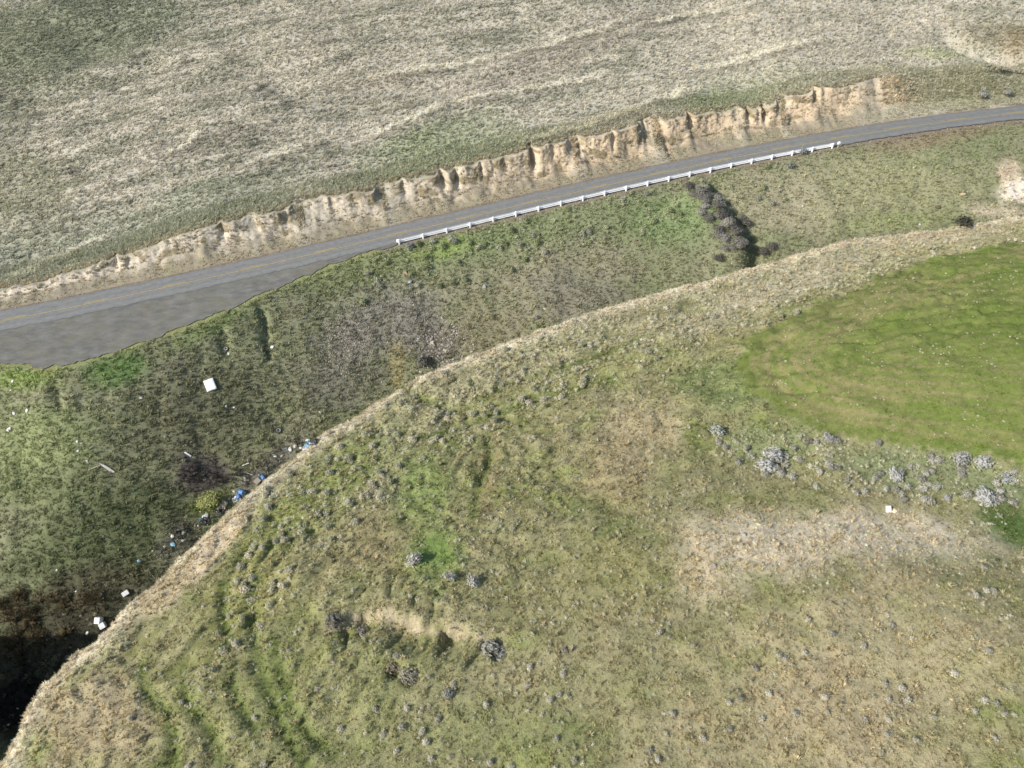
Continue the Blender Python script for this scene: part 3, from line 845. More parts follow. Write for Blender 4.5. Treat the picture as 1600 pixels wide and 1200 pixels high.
def stone_mesh(name, seed, mat, sub=1, rough=0.3):
    bm = bmesh.new(); bmesh.ops.create_icosphere(bm, subdivisions=sub, radius=0.5)
    r = random.Random(seed); ax = Vector((r.uniform(.7, 1.3), r.uniform(.6, 1.1), r.uniform(.45, .8)))
    pl = [(Vector((r.uniform(-1, 1), r.uniform(-1, 1), r.uniform(-.4, 1))).normalized(), r.uniform(.26, .42)) for _ in range(6)]
    for v in bm.verts:
        for n, dd in pl:
            e = v.co.dot(n) - dd
            if e > 0: v.co -= n * e
        v.co += Vector((r.uniform(-1, 1), r.uniform(-1, 1), r.uniform(-1, 1))) * rough * 0.1
        v.co = Vector((v.co.x * ax.x, v.co.y * ax.y, v.co.z * ax.z))
    me = from_bm(name, bm); me.materials.append(mat); return me

def instancer(name, P, rot, scl, tint, pick, meshes, label, cat):
    """points with attributes, each carrying an instance of one of the source meshes"""
    me = bpy.data.meshes.new(name); me.vertices.add(len(P)); me.vertices.foreach_set('co', P.astype(np.float32).ravel())
    a = me.attributes.new('rot', 'FLOAT_VECTOR', 'POINT'); a.data.foreach_set('vector', rot.astype(np.float32).ravel())
    a = me.attributes.new('scl', 'FLOAT_VECTOR', 'POINT'); a.data.foreach_set('vector', scl.astype(np.float32).ravel())
    a = me.attributes.new('tint', 'FLOAT_COLOR', 'POINT'); a.data.foreach_set('color', np.concatenate([np.clip(tint, 0.005, 0.9), np.ones((len(P), 1))], 1).astype(np.float32).ravel())
    a = me.attributes.new('pick', 'INT', 'POINT'); a.data.foreach_set('value', pick.astype(np.int32))
    o = bpy.data.objects.new(name, me); COL.objects.link(o)
    ng = bpy.data.node_groups.new(name + '_scatter', 'GeometryNodeTree')
    ng.interface.new_socket('Geometry', in_out='INPUT', socket_type='NodeSocketGeometry'); ng.interface.new_socket('Geometry', in_out='OUTPUT', socket_type='NodeSocketGeometry')
    N = ng.nodes; Lk = ng.links
    gi = N.new('NodeGroupInput'); go = N.new('NodeGroupOutput'); iop = N.new('GeometryNodeInstanceOnPoints'); jg = N.new('GeometryNodeJoinGeometry')
    m2p = N.new('GeometryNodeMeshToPoints'); Lk.new(gi.outputs[0], m2p.inputs[0]); Lk.new(m2p.outputs[0], iop.inputs['Points'])
    for sm in meshes:
        src = bpy.data.objects.new(sm.name, sm)
        oi = N.new('GeometryNodeObjectInfo'); oi.inputs['Object'].default_value = src; oi.inputs['As Instance'].default_value = True
        Lk.new(oi.outputs['Geometry'], jg.inputs[0])
    Lk.new(jg.outputs[0], iop.inputs['Instance']); iop.inputs['Pick Instance'].default_value = True
    for nm, ty, sk in (('rot', 'FLOAT_VECTOR', 'Rotation'), ('scl', 'FLOAT_VECTOR', 'Scale'), ('pick', 'INT', 'Instance Index')):
        na = N.new('GeometryNodeInputNamedAttribute'); na.data_type = ty; na.inputs['Name'].default_value = nm
        Lk.new(na.outputs['Attribute'], iop.inputs[sk])
    Lk.new(iop.outputs[0], go.inputs[0])
    md = o.modifiers.new('scatter', 'NODES'); md.node_group = ng
    tag(o, label, cat, kind='stuff')
    return o

T_TALL = [blade_tuft('tall_tuft_%d' % i, 100 + i, 13, 0.44, 0.07, 0.30, (0.35, 0.15), M_GRASS) for i in range(4)]
T_LOW = [blade_tuft('low_tuft_%d' % i, 200 + i, 12, 0.22, 0.055, 0.26, (0.08, 0.04), M_GRASS) for i in range(4)]

T_BUNCH = [blade_tuft('bunch_%d' % i, 250 + i, 26, 0.40, 0.05, 0.34, (0.05, 0.02), M_GRASS) for i in range(4)]
def scatter(n, x0, x1, y0, y1):
    return RNG.uniform(x0, x1, n), RNG.uniform(y0, y1, n)
def in_view(x, y, z, m=90):
    px, py, dep = project(np.stack([x, y, z], -1))
    return (px > -m) & (px < 1600 + m) & (py > -m) & (py < 1200 + m)
def rots(n, tilt=0.25):
    return np.stack([RNG.normal(0, tilt, n), RNG.normal(0, tilt, n), RNG.uniform(0, 6.283, n)], -1)

# far hillside: tall dry bunchgrass
def grass_far():
    x, y = scatter(330000, -135, 160, 92, 225)
    k = in_view(x, y, hm(x, y)); x, y = x[k], y[k]
    C, z, s, d, c, near, fs = cover(x, y, True)
    k = (d > 12.2) & in_view(x, y, z) & (RNG.random(len(x)) < 0.92)
    x, y, z, C, s, d = x[k], y[k], z[k], C[k], s[k], d[k]
    n = len(x); cl = fbm(x / 1.6, y / 1.6, 301, 3)
    sc = np.clip(0.75 + 0.5 * cl + RNG.normal(0, 0.2, n), 0.25, 1.6)
    tint = 1.42 * C * (0.98 + 0.22 * cl + RNG.normal(0, 0.13, n))[:, None]
    dk = RNG.random(n) < 0.10
    tint[dk] *= 0.5
    rot = np.stack([RNG.normal(0, 0.2, n), RNG.normal(0, 0.2, n), RNG.normal(0.2, 0.9, n)], -1)
    return instancer('dry_grass', np.stack([x, y, z - 0.03], -1), rot, np.stack([sc * 1.15, sc * 1.15, sc], -1), tint, RNG.integers(0, 4, n), T_TALL, 'dry straw coloured bunchgrass covering the hillside above the road', 'dry grass')
g1 = grass_far()

def grass_bank():
    n = 70000
    i = RNG.integers(1, BANK_V.shape[0] - 1, n); ck = BANK_K[i]
    lip = RNG.random(n) < 0.62
    j = np.where(lip, RNG.integers(45, 57, n), np.where(RNG.random(n) < 0.2, RNG.integers(18, 43, n), RNG.integers(5, 18, n))); j = np.where(ck < 0.5, RNG.integers(5, 57, n), j)
    keep = (ck < 0.5) | lip | (RNG.random(n) < 0.28 + 0.5 * fbm(i / 30.0, j / 8.0, 341, 2)); i, j = i[keep], j[keep]; n = len(i)
    a = RNG.random((n, 1)); b = RNG.random((n, 1))
    P = (BANK_V[i, j] * (1 - a) + BANK_V[i + 1, j] * a) * (1 - b) + (BANK_V[i, j + 1] * (1 - a) + BANK_V[i + 1, j + 1] * a) * b if False else BANK_V[i, j] * (1 - a) + BANK_V[i + 1, j] * a
    P = P + (BANK_V[i, np.minimum(j + 1, 57)] - BANK_V[i, j]) * b
    k = in_view(P[:, 0], P[:, 1], P[:, 2], 40); P, i, j = P[k], i[k], j[k]; n = len(P)
    C = BANK_C[i, j] * 1.5 * RNG.uniform(.7, 1.25, (n, 1)); tal = (j < 47) & (BANK_K[i] > .5); C[tal] = (1.5 * lin(166, 158, 134) * RNG.uniform(.7, 1.2, (n, 1)))[tal]
    top = (j > 46); C[top] = C[top] * 0.75 + (1.5 * lin(158, 158, 124) * RNG.uniform(.7, 1.25, (n, 1)))[top] * 0.25
    sc = np.where(j < 18, RNG.uniform(.3, .8, n), RNG.uniform(.5, 1.3, n))
    return instancer('bank_grass', P - np.array([0, 0, 0.03]), rots(n, 0.25), np.stack([sc * 1.2, sc * 1.2, sc], -1), C, RNG.integers(0, 8, n), T_TALL + T_LOW, 'sparse grass on the lip and foot of the cut bank', 'grass')
g4 = grass_bank()

def grass_emb():
    x, y = scatter(260000, -110, 135, 35, 150)
    k = in_view(x, y, hm(x, y)); x, y = x[k], y[k]
    C, z, s, d, c, near, fs = cover(x, y, True)
    ne = near_edge(s)
    k = (~near) & (d < ne - 0.15) & in_view(x, y, z)
    x, y, z, C, s, d = x[k], y[k], z[k], C[k], s[k], d[k]
    n = len(x); cl = fbm(x / 1.8, y / 1.8, 311, 3)
    left = 1 - sstep(-30, -5, x)
    bare = ((C[:, 1] < C[:, 0] * 0.98) & (C[:, 0] < 0.2)) * 0.35
    k = RNG.random(n) > bare
    x, y, z, C, cl, left, s = x[k], y[k], z[k], C[k], cl[k], left[k], s[k]; n = len(x)
    sc = np.clip((0.65 + 0.25 * left) * (1 + 0.5 * cl) + RNG.normal(0, 0.18, n), 0.2, 1.6)
    tint = 1.7 * C * (0.98 + 0.28 * cl + RNG.normal(0, 0.16, n))[:, None]
    dk = RNG.random(n) < 0.05; tint[dk] *= 0.6
    lt = RNG.random(n) < 0.12; tint[lt] = tint[lt] * 0.5 + lin(176, 166, 128) * 0.5
    rot = rots(n, 0.25); pick = np.where(RNG.random(n) < 0.4 + 0.3 * left, RNG.integers(0, 4, n), RNG.integers(4, 8, n))
    return instancer('embankment_grass', np.stack([x, y, z - 0.03], -1), rot, np.stack([sc * 1.2, sc * 1.2, sc], -1), tint, pick, T_TALL + T_LOW, 'mixed olive and straw grass on the embankment below the road', 'grass')
g2 = grass_emb()

def grass_near():
    x, y = scatter(330000, -60, 105, 14, 112)
    k = in_view(x, y, hm(x, y)); x, y = x[k], y[k]
    C, z, s, d, c, near, fs = cover(x, y, True)
    k = near & in_view(x, y, z) & (c > -3) & ((fs < 0.2) | (RNG.random(len(x)) < 0.7))
    x, y, z, C, c, fs = x[k], y[k], z[k], C[k], c[k], fs[k]
    n = len(x); cl = fbm(x / 1.5, y / 1.5, 321, 3)
    rim = np.exp(-((c + 0.1) / 1.1) ** 2); cut = 1 - 0.75 * tracks(x, y, c, poly_dist(x, y, _crs)[2])
    sc = np.clip(0.47 * (1 + 0.8 * cl) + 0.25 * rim + RNG.normal(0, 0.13, n), 0.15, 1.2)
    sc = sc * cut
    sc = np.where(fs > 0, np.clip(sc * 0.6, 0.12, 0.6), sc)
    tint = 1.25 * C * np.clip(1.0 + 0.4 * cl + RNG.normal(0, 0.28, n), 0.35, 1.9)[:, None]
    lt = (RNG.random(n) < 0.10) & (fs < 0); tint[lt] = tint[lt] * 0.5 + lin(196, 182, 148) * 0.5; sc[lt] *= 1.25
    dk = RNG.random(n) < 0.06; tint[dk] *= 0.55
    return instancer('hill_grass', np.stack([x, y, z - 0.03], -1), rots(n, 0.25), np.stack([sc * 1.25, sc * 1.25, sc], -1), tint, RNG.integers(0, 4, n), T_LOW, 'short green and straw grass covering the rounded near hill', 'grass')
g3 = grass_near()
def bunchgrass():
    x, y = scatter(90000, -60, 105, 14, 112)
    k = in_view(x, y, hm(x, y)); x, y = x[k], y[k]
    C, z, s, d, c, near, fs = cover(x, y, True)
    cl = fbm(x / 3.0, y / 3.0, 351, 3); r = RNG.random(len(x))
    lum = C @ np.array([.3, .6, .1]); dry = sstep(0.02, 0.075, C[:, 0] - C[:, 1]); band = np.exp(-((c - 7) / 6.0) ** 2) * (x > -25)
    prob = 0.08 + 0.36 * dry + 0.55 * band + 0.6 * cl + 0.5 * np.exp(-((c - 0.5) / 2.0) ** 2)
    k = near & (c > -0.5) & (fs < -0.3) & (r < prob); x, y, z, C, c = x[k], y[k], z[k], C[k], c[k]; n = len(x)
    sc = (0.30 + 0.75 * RNG.random(n) ** 2.2) * (1 - 0.5 * tracks(x, y, c, poly_dist(x, y, _crs)[2]))
    t = RNG.random((n, 1)); tint = (lin(206, 192, 160) * t + lin(166, 156, 118) * (1 - t)) * RNG.uniform(.75, 1.25, (n, 1)); rm = 0.8 * np.exp(-((c - 0.4) / 1.8) ** 2)[:, None]; tint = tint * 0.98 + C * 0.35; tint = tint * (1 - rm) + rm * lin(220, 208, 184) * RNG.uniform(.8, 1.3, (n, 1))
    return instancer('bunchgrass', np.stack([x, y, z - 0.03], -1), rots(n, 0.2), np.stack([sc, sc, sc * 1.25], -1), tint, RNG.integers(0, 4, n), T_BUNCH, 'pale straw bunchgrass clumps standing out of the near hill', 'bunchgrass')
g5 = bunchgrass()

# ------------------------------------------------------------------ materials of the separate things
def mat_object_tint(name, lo=0.7, hi=1.25, scale=9.0, trans=0.2):
    m, nt, b = new_mat(name)
    oi = nt.nodes.new('ShaderNodeObjectInfo')
    c = mix(nt, 1.0, oi.outputs['Color'], ramp(nt, noise(nt, scale, 3), [(0.3, (lo,) * 3), (0.7, (hi,) * 3)]), 'MULTIPLY')
    nt.links.new(c, b.inputs['Base Color']); b.inputs['Specular IOR Level'].default_value = 0.1
    if trans:
        tr = nt.nodes.new('ShaderNodeBsdfTranslucent'); nt.links.new(c, tr.inputs[0])
        ms = nt.nodes.new('ShaderNodeMixShader'); ms.inputs[0].default_value = trans
        nt.links.new(b.outputs[0], ms.inputs[1]); nt.links.new(tr.outputs[0], ms.inputs[2])
        nt.links.new(ms.outputs[0], nt.nodes['Material Output'].inputs['Surface'])
    return m
M_SAGE = mat_object_tint('sage_leaves', trans=0.35)
M_TWIG = mat_object_tint('bare_twigs', 0.7, 1.2, 5.0, 0.0)
M_ROCK = mat_object_tint('basalt_rock', 0.65, 1.25, 5.0, 0.0)
M_GALV = mat_noise('galvanised_steel', (0.82, 0.82, 0.82), (0.88, 0.88, 0.88), 2.5, 0.6, 0.3, 0.05)
M_WHITE = mat_noise('weathered_white', (0.52, 0.51, 0.49), (0.80, 0.80, 0.79), 2.0, 0.7, 0.3, 0.2, 0.02)
M_FABRIC = mat_noise('stained_white_fabric', (0.62, 0.60, 0.56), (0.84, 0.83, 0.80), 1.6, 0.95, 0.05, 0.3, 0.02)
M_BAG = mat_noise('white_plastic_film', (0.40, 0.39, 0.37), (0.78, 0.78, 0.77), 5.0, 0.45, 0.4, 0.5, 0.03)
M_BLUE = mat_noise('faded_blue_plastic', (0.05, 0.14, 0.34), (0.14, 0.28, 0.50), 3.0, 0.5, 0.4, 0.2, 0.02)
M_SKYB = mat_noise('pale_blue_tarp', (0.16, 0.34, 0.48), (0.34, 0.52, 0.64), 3.0, 0.6, 0.3, 0.3, 0.03)
M_TYRE = mat_noise('worn_rubber', (0.018, 0.018, 0.018), (0.05, 0.048, 0.045), 6.0, 0.85, 0.2, 0.3, 0.01)
M_RIM = mat_noise('dull_wheel_metal', (0.30, 0.29, 0.28), (0.5, 0.5, 0.5), 8.0, 0.5, 0.4, 0.0)
M_BOARD = mat_noise('grey_weathered_board', (0.40, 0.36, 0.30), (0.62, 0.57, 0.50), 4.0, 0.9, 0.1, 0.3, 0.01)
M_CARD = mat_noise('dull_tan_cardboard', (0.36, 0.31, 0.25), (0.48, 0.43, 0.36), 4.0, 0.9, 0.1, 0.2, 0.01)
M_ORANGE = mat_noise('orange_plastic', (0.72, 0.50, 0.30), (0.80, 0.62, 0.42), 4.0, 0.6, 0.3, 0.1)
M_BLACK = mat_noise('black_plastic_bag', (0.012, 0.012, 0.014), (0.03, 0.03, 0.034), 5.0, 0.4, 0.4, 0.4, 0.03)

def gz(x, y): return float(terrain(np.array([x]), np.array([y]))[0])
def spot(px, py):
    p = at(px, py); return Vector((p[0], p[1], gz(p[0], p[1])))
def ground_rot(p, yaw=0.0):
    n = Vector(normal_at(np.array([p[0]]), np.array([p[1]]), 0.8)[0])
    return (n.to_track_quat('Z', 'Y').to_matrix() @ Matrix.Rotation(yaw, 3, 'Z')).to_euler()
def px_size(p, w): return w * project(np.array(p))[2] / FPX        # metres that w photo pixels span at p

def box_bm(bm, cx, cy, cz, sx, sy, sz, bevel=0.0):
    g = bmesh.ops.create_cube(bm, size=1.0)
    for v in g['verts']: v.co = Vector((cx + v.co.x * sx, cy + v.co.y * sy, cz + v.co.z * sz))
    if bevel:
        ed = list({e for v in g['verts'] for e in v.link_edges})
        bmesh.ops.bevel(bm, geom=ed, offset=bevel, segments=2, affect='EDGES')

# ------------------------------------------------------------------ guardrail
def build_guardrail():
    pa = on_road_plane(624, 381); pb = on_road_plane(1299, 227)
    sa = float(road_frame(pa[0], pa[1])[0]); sb = float(road_frame(pb[0], pb[1])[0])
    D = -HALF - 0.45; n = 20
    ss = np.linspace(sa, sb, n + 1)
    X, Y = road_pt(ss, D); Z = Zr(ss) - 0.12
    base = Vector((float(X[0]), float(Y[0]), float(Z[0])))
    root = empty('guardrail', base)
    tag(root, 'long white steel guardrail along the valley side of the road', 'guardrail')
    prof = [(0.00, 0.26), (0.03, 0.36), (0.03, 0.44), (0.0, 0.54), (0.0, 0.60), (0.03, 0.70), (0.03, 0.79), (0.0, 0.94)]
    for i in range(n):
        a = Vector((float(X[i]), float(Y[i]), float(Z[i]))) - base; b = Vector((float(X[i + 1]), float(Y[i + 1]), float(Z[i + 1]))) - base
        t = (b - a); nn = Vector((-t.y, t.x, 0)).normalized()
        a2 = a - t.normalized() * 0.06 + nn * (0.012 * (i % 2)); b2 = b + t.normalized() * 0.02 + nn * (0.012 * (i % 2))
        V = []; F = []
        for P in (a2, b2):
            for th in (0.0, 0.012):
                for (o_, z_) in prof: V.append(tuple(P + nn * (0.10 + o_ + th) + Vector((0, 0, z_))))
        m = len(prof)
        for k in range(m - 1):
            F.append((k, k + 1, 2 * m + k + 1, 2 * m + k)); F.append((m + k + 1, m + k, 3 * m + k, 3 * m + k + 1))
        F.append((m - 1, 2 * m - 1, 4 * m - 1, 3 * m - 1)); F.append((0, 2 * m, 3 * m, m))
        me = bpy.data.meshes.new('beam_panel'); me.from_pydata(V, [], F); me.update()
        link('beam_panel', me, M_GALV, root)
    bm = bmesh.new(); box_bm(bm, 0, -0.11, 0.38, 0.22, 0.22, 1.24, 0.012); pm = from_bm('post', bm); pm.materials.append(M_GALV)
    bm = bmesh.new(); box_bm(bm, 0, 0.05, 0.66, 0.13, 0.098, 0.38, 0.01); bk = from_bm('blockout', bm); bk.materials.append(M_BOARD)
    for i in range(n + 1):
        o = bpy.data.objects.new('post', pm); COL.objects.link(o); o.parent = root
        o.location = Vector((float(X[i]), float(Y[i]), float(Z[i]))) - base; o.rotation_euler = (0, 0, math.atan(float(Mr(ss[i]))))
        q = bpy.data.objects.new('blockout', bk); COL.objects.link(q); q.parent = o
    # flared end terminals: a short turned-down wing and the bright rounded head at the uphill end
    for end in (0, n):
        P = Vector((float(X[end]), float(Y[end]), float(Z[end]))) - base
        yaw = math.atan(float(Mr(ss[end])))
        bm = bmesh.new()
        sg_ = -1 if end == 0 else 1
        bmesh.ops.create_cone(bm, cap_ends=True, segments=14, radius1=0.17, radius2=0.17, depth=0.46)
        for v in bm.verts:
            v.co.x += sg_ * 0.22
        box_bm(bm, sg_ * 0.05, 0.0, 0, 0.34, 0.06, 0.44, 0.01)
        o = link('end_terminal', from_bm('end_terminal', bm), M_GALV, root)
        o.location = P + Vector((0, 0, 0.66)) + Vector((-math.sin(yaw), math.cos(yaw), 0)) * 0.12; o.rotation_euler = (0, 0, yaw)
    return root, base, ss
guardrail, _, _ = build_guardrail()

# round white reflector on a short post at the uphill end of the guardrail
def build_marker():
    p = on_road_plane(1306, 224); s_, d_ = road_frame(p[0], p[1]); x, y = road_pt(s_, -HALF - 0.55)
    root = empty('marker_post', (float(x), float(y), float(Zr(s_)) - 0.13))
    tag(root, 'short post with round white reflector at the uphill end of the guardrail', 'marker post')
    bm = bmesh.new(); box_bm(bm, 0, 0, 0.45, 0.12, 0.10, 1.1, 0.01); link('post', from_bm('post', bm), M_BOARD, root)
    bm = bmesh.new(); bmesh.ops.create_uvsphere(bm, u_segments=20, v_segments=10, radius=0.36)
    for v in bm.verts: v.co = Vector((v.co.x, v.co.y * 0.22 - 0.11, v.co.z + 0.86))
    link('reflector', from_bm('reflector', bm, True), M_WHITE, root)
build_marker()

# ------------------------------------------------------------------ sagebrush
SAGE = [sage_mesh('sagebrush_%d' % i, 400 + i, M_SAGE, 330, 14) for i in range(5)]
SAGE_I = [sage_mesh('small_sage_%d' % i, 500 + i, M_SAGE_I, 90, 4) for i in range(4)]
def sage_tint():
    t = random.random()
    c = lin(204, 196, 174) * (1 - t) + lin(172, 172, 138) * t
    return c * random.uniform(0.8, 1.15)
def plant(p, size, label, group=None, tint=None, name='sagebrush', meshes=SAGE, hz=1.0, cat='bush'):
    o = bpy.data.objects.new(name, random.choice(meshes)); COL.objects.link(o)
    o.location = (p[0], p[1], p[2] - 0.02); o.rotation_euler = (random.uniform(-.15, .15), random.uniform(-.15, .15), random.uniform(0, 6.28))
    o.scale = (size * random.uniform(.9, 1.1), size * random.uniform(.9, 1.1), size * hz * random.uniform(.8, 1.05))
    c = sage_tint() if tint is None else tint
    o.color = (c[0], c[1], c[2], 1)
    tag(o, label, cat, group); return o
PALE_SAGE = lin(190, 188, 180)
named = [
    (1207, 719, 28, 'upper of two touching pale bushes in the swale left below the green field', PALE_SAGE),
    (1194, 734, 28, 'lower of two touching pale bushes in the swale left below the green field', PALE_SAGE),
    (1397, 749, 22, 'bright pale sagebrush standing alone in the middle of the swale', PALE_SAGE),
    (1534, 730, 24, 'tall pale sagebrush just below the field edge, casting a dark shadow', PALE_SAGE),
    (1533, 780, 30, 'largest pale round sagebrush, low in the swale near the right edge', PALE_SAGE),
    (1497, 723, 24, 'flat grey sagebrush hugging the lower field edge', lin(168, 166, 160)),
    (1292, 689, 18, 'small grey sagebrush touching the curved lower edge of the green field', lin(176, 174, 168)),
    (1262, 692, 16, 'slim brownish sagebrush beside the bend of the field edge', lin(150, 140, 124)),
    (1118, 678, 24, 'pale clumped sagebrush on the slope between bare patch and green field', lin(176, 178, 164)),
    (1570, 751, 20, 'pale sagebrush in the swale right of the tall one', lin(178, 178, 172)),
    (1480, 780, 14, 'small pale sagebrush left of the largest round one', lin(176, 174, 168)),
    (648, 879, 24, 'grey sagebrush on the bright green streak of the near hill', lin(188, 184, 172)),
    (738, 911, 22, 'grey sagebrush below the bright green streak', lin(180, 176, 166)),
    (702, 905, 22, 'wide grey sagebrush left below the bright green streak', lin(176, 172, 160)),
    (765, 1018, 30, 'grey ragged bush at the dark hole beside the slump scar', lin(160, 158, 146)),
    (782, 1026, 26, 'grey ragged bush right of the dark hole below the slump scar', lin(158, 156, 146)),
    (525, 975, 30, 'dark grey bush at the left end of the slump scar', lin(126, 122, 112)),
    (566, 990, 22, 'dusky round bush just below the slump scar', lin(150, 144, 132)),
    (640, 1062, 30, 'twiggy grey bush beside two dark burrows below the slump scar', lin(164, 158, 138)),
    (612, 1045, 22, 'brown twiggy bush at the upper dark burrow', lin(146, 136, 116)),
    (703, 1087, 18, 'small round grey bush on the lower hill below the burrows', lin(150, 148, 136)),
    (662, 571, 26, 'dark rounded bush standing alone where scree meets the hill crest', lin(116, 114, 104)),
    (1255, 241, 14, 'grey bush leaning on the guardrail near its uphill end', lin(134, 138, 132)),
    (1235, 263, 13, 'small grey bush a little below the uphill part of the guardrail', lin(140, 142, 136)),
    (1500, 354, 26, 'dark low bush on the crest at the right, under the pale bare patch', lin(84, 84, 70)),
    (640, 388, 14, 'grey bush beside the downhill end of the guardrail', lin(152, 152, 146)),
    (1535, 152, 14, 'grey bush on the uphill road verge at the right edge', lin(160, 158, 148)),
    (1575, 148, 12, 'smaller grey bush on the uphill road verge by the picture edge', lin(160, 158, 148)),
    (420, 795, 12, 'pale lone sagebrush above the straw covered hill rim', lin(186, 182, 168)),
]
for (px, py, w, lab, tint) in named:
    p = spot(px, py); plant(p, px_size(p, w) * 1.05, lab, None, tint)

def sage_candidates():
    out = []
    x, y = scatter(90000, -60, 105, 14, 150)
    k = in_view(x, y, hm(x, y), 10); x, y = x[k], y[k]
    C, z, s, d, c, near, fs = cover(x, y, True)
    cl = fbm(x / 5.0, y / 5.0, 331, 3); r = RNG.random(len(x))
    px, py, dep = project(np.stack([x, y, z], -1))
    ok = seen(x, y, z)
    sw = np.exp(-((px - 1380) / 260) ** 2 - ((py - 735 - (px - 1380) * 0.12) / 45) ** 2)
    band = near & (c > 1.0) & (c < 15) & (x > -28)
    zone = np.full(len(x), -1); size = np.zeros(len(x))
    m = near & (c > 2) & (fs < -1.0) & (r < 0.26 + 0.5 * cl); zone[m] = 2; size[m] = 0.2 + 0.38 * RNG.random(m.sum()) ** 2.4
    m = band & (fs < -0.5) & (r < 0.46 + 0.6 * cl); zone[m] = 0; size[m] = 0.22 + 0.7 * RNG.random(m.sum()) ** 2.6
    m = near & (sw > 0.35) & (fs < -0.3) & (r < 0.75); zone[m] = 1; size[m] = 0.28 + 0.6 * RNG.random(m.sum()) ** 2.2
    m = near & (fs > 1.5) & (r < 0.14 + 0.25 * cl); zone[m] = 4; size[m] = 0.14 + 0.24 * RNG.random(m.sum()) ** 2
    q = near_edge(s) - d
    m = (~near) & (q > 0.6) & (q < 9) & (x > -25) & (x < 50) & (r < 0.30 + 0.45 * cl); zone[m] = 3; size[m] = 0.35 + 0.9 * RNG.random(m.sum()) ** 1.8
    m = (~near) & (q > 1.0) & (zone < 0) & (r < 0.06); zone[m] = 5; size[m] = RNG.uniform(0.35, 0.8, m.sum())
    k = zone >= 0
    return x[k], y[k], z[k], size[k], zone[k], ok[k], dep[k], c[k]
def sage_label(zone, px, py, size, tint, c):
    sz = 'small' if size < 0.45 else ('medium' if size < 0.72 else 'large')
    tone = 'pale grey' if tint[0] > 0.36 else ('dull grey' if tint[0] > 0.24 else 'dark grey')
    if zone == 0:
        w = 'above the rubbish line' if px < 520 else 'opposite the scree' if px < 760 else 'opposite the guardrail middle' if px < 980 else 'opposite the leafless thicket' if px < 1180 else 'above the green field'
        row_ = 'right behind the crest' if c < 4 else 'a few steps behind the crest' if c < 8 else 'well behind the crest'
        return '%s %s sagebrush %s, %s' % (sz, tone, row_, w), 'sagebrush of the crest band'
    if zone == 1:
        w = 'left end' if px < 1250 else 'middle' if px < 1430 else 'right end'
        low_ = 'close under the field edge' if py < 712 + 0.1 * (px - 1300) else 'midway down' if py < 745 + 0.1 * (px - 1300) else 'along its lower side'
        return '%s %s sagebrush at the %s of the swale, %s' % (sz, tone, w, low_), 'sagebrush of the swale'
    if zone == 2:
        w = ('between straw rim and slump scar' if px < 520 else 'around the bright green streak' if px < 820 else 'on the bare brown patch' if px < 1060 else 'left of the swale') if py < 930 else \
            ('left of the slump scar' if px < 480 else 'below the slump scar' if px < 820 else 'on the lower middle slope' if px < 1150 else 'on the dry lower right slope')
        return '%s %s sagebrush on the open hillside %s' % (sz, tone, w), 'sagebrush of the open hillside'
    if zone == 3:
        w = 'below its downhill end' if px < 760 else 'below its middle' if px < 950 else 'just left of the thicket'
        return '%s %s sagebrush on the bank below the guardrail, %s' % (sz, tone, w), 'sagebrush below the guardrail'
    if zone == 4: return '%s %s plant scattered in the green field' % (sz, tone), 'small plants in the field'
    w = 'under the turnout' if px < 480 else 'around the scree' if px < 780 else 'below the guardrail' if px < 1150 else 'right of the thicket'
    return '%s %s low bush on the embankment %s' % (sz, tone, w), 'bushes of the embankment'
def build_sage():
    x, y, z, size, zone, ok, dep, cdist = sage_candidates()
    rank = np.where(ok, size / dep, 0) * np.where(zone == 4, 1.5, 1.0)
    order = np.argsort(-rank); top = order[:300]; rest = order[300:]
    for i in top:
        t = sage_tint()
        if zone[i] == 1: t = lin(190, 186, 170) * random.uniform(.6, 1.1)
        if zone[i] == 2: t = lin(196, 190, 170) * random.uniform(.7, 1.2)
        if zone[i] == 3: t = (lin(150, 156, 116) if random.random() < .5 else lin(172, 170, 152)) * random.uniform(.75, 1.25)
        if zone[i] == 4: t = (lin(110, 140, 116) if random.random() < .5 else lin(168, 170, 140))
        if zone[i] == 5: t = lin(122, 122, 100) * random.uniform(.8, 1.15)
        u_, v_, _d = project(np.array([x[i], y[i], z[i]])); lab, grp = sage_label(int(zone[i]), u_, v_, size[i], t, cdist[i])
        plant((x[i], y[i], z[i]), size[i] * 1.1, lab, grp, t)
    n = len(rest); C = np.array([sage_tint() for _ in range(n)]) * 1.1
    e = zone[rest] == 3; C[e] = C[e] * 0.5 + lin(136, 148, 92) * 0.5
    e = zone[rest] == 5; C[e] = C[e] * 0.4 + lin(118, 118, 96) * 0.6
    e = zone[rest] == 2; C[e] = C[e] * 0.9
    sc = size[rest] * 1.05
    instancer('sagebrush_cover', np.stack([x[rest], y[rest], z[rest] - 0.02], -1), rots(n, 0.12), np.stack([sc, sc, sc * RNG.uniform(.7, 1.0, n)], -1), C, RNG.integers(0, 4, n), SAGE_I, 'countless small grey sagebrush plants spread over the slopes', 'bushes')
build_sage()

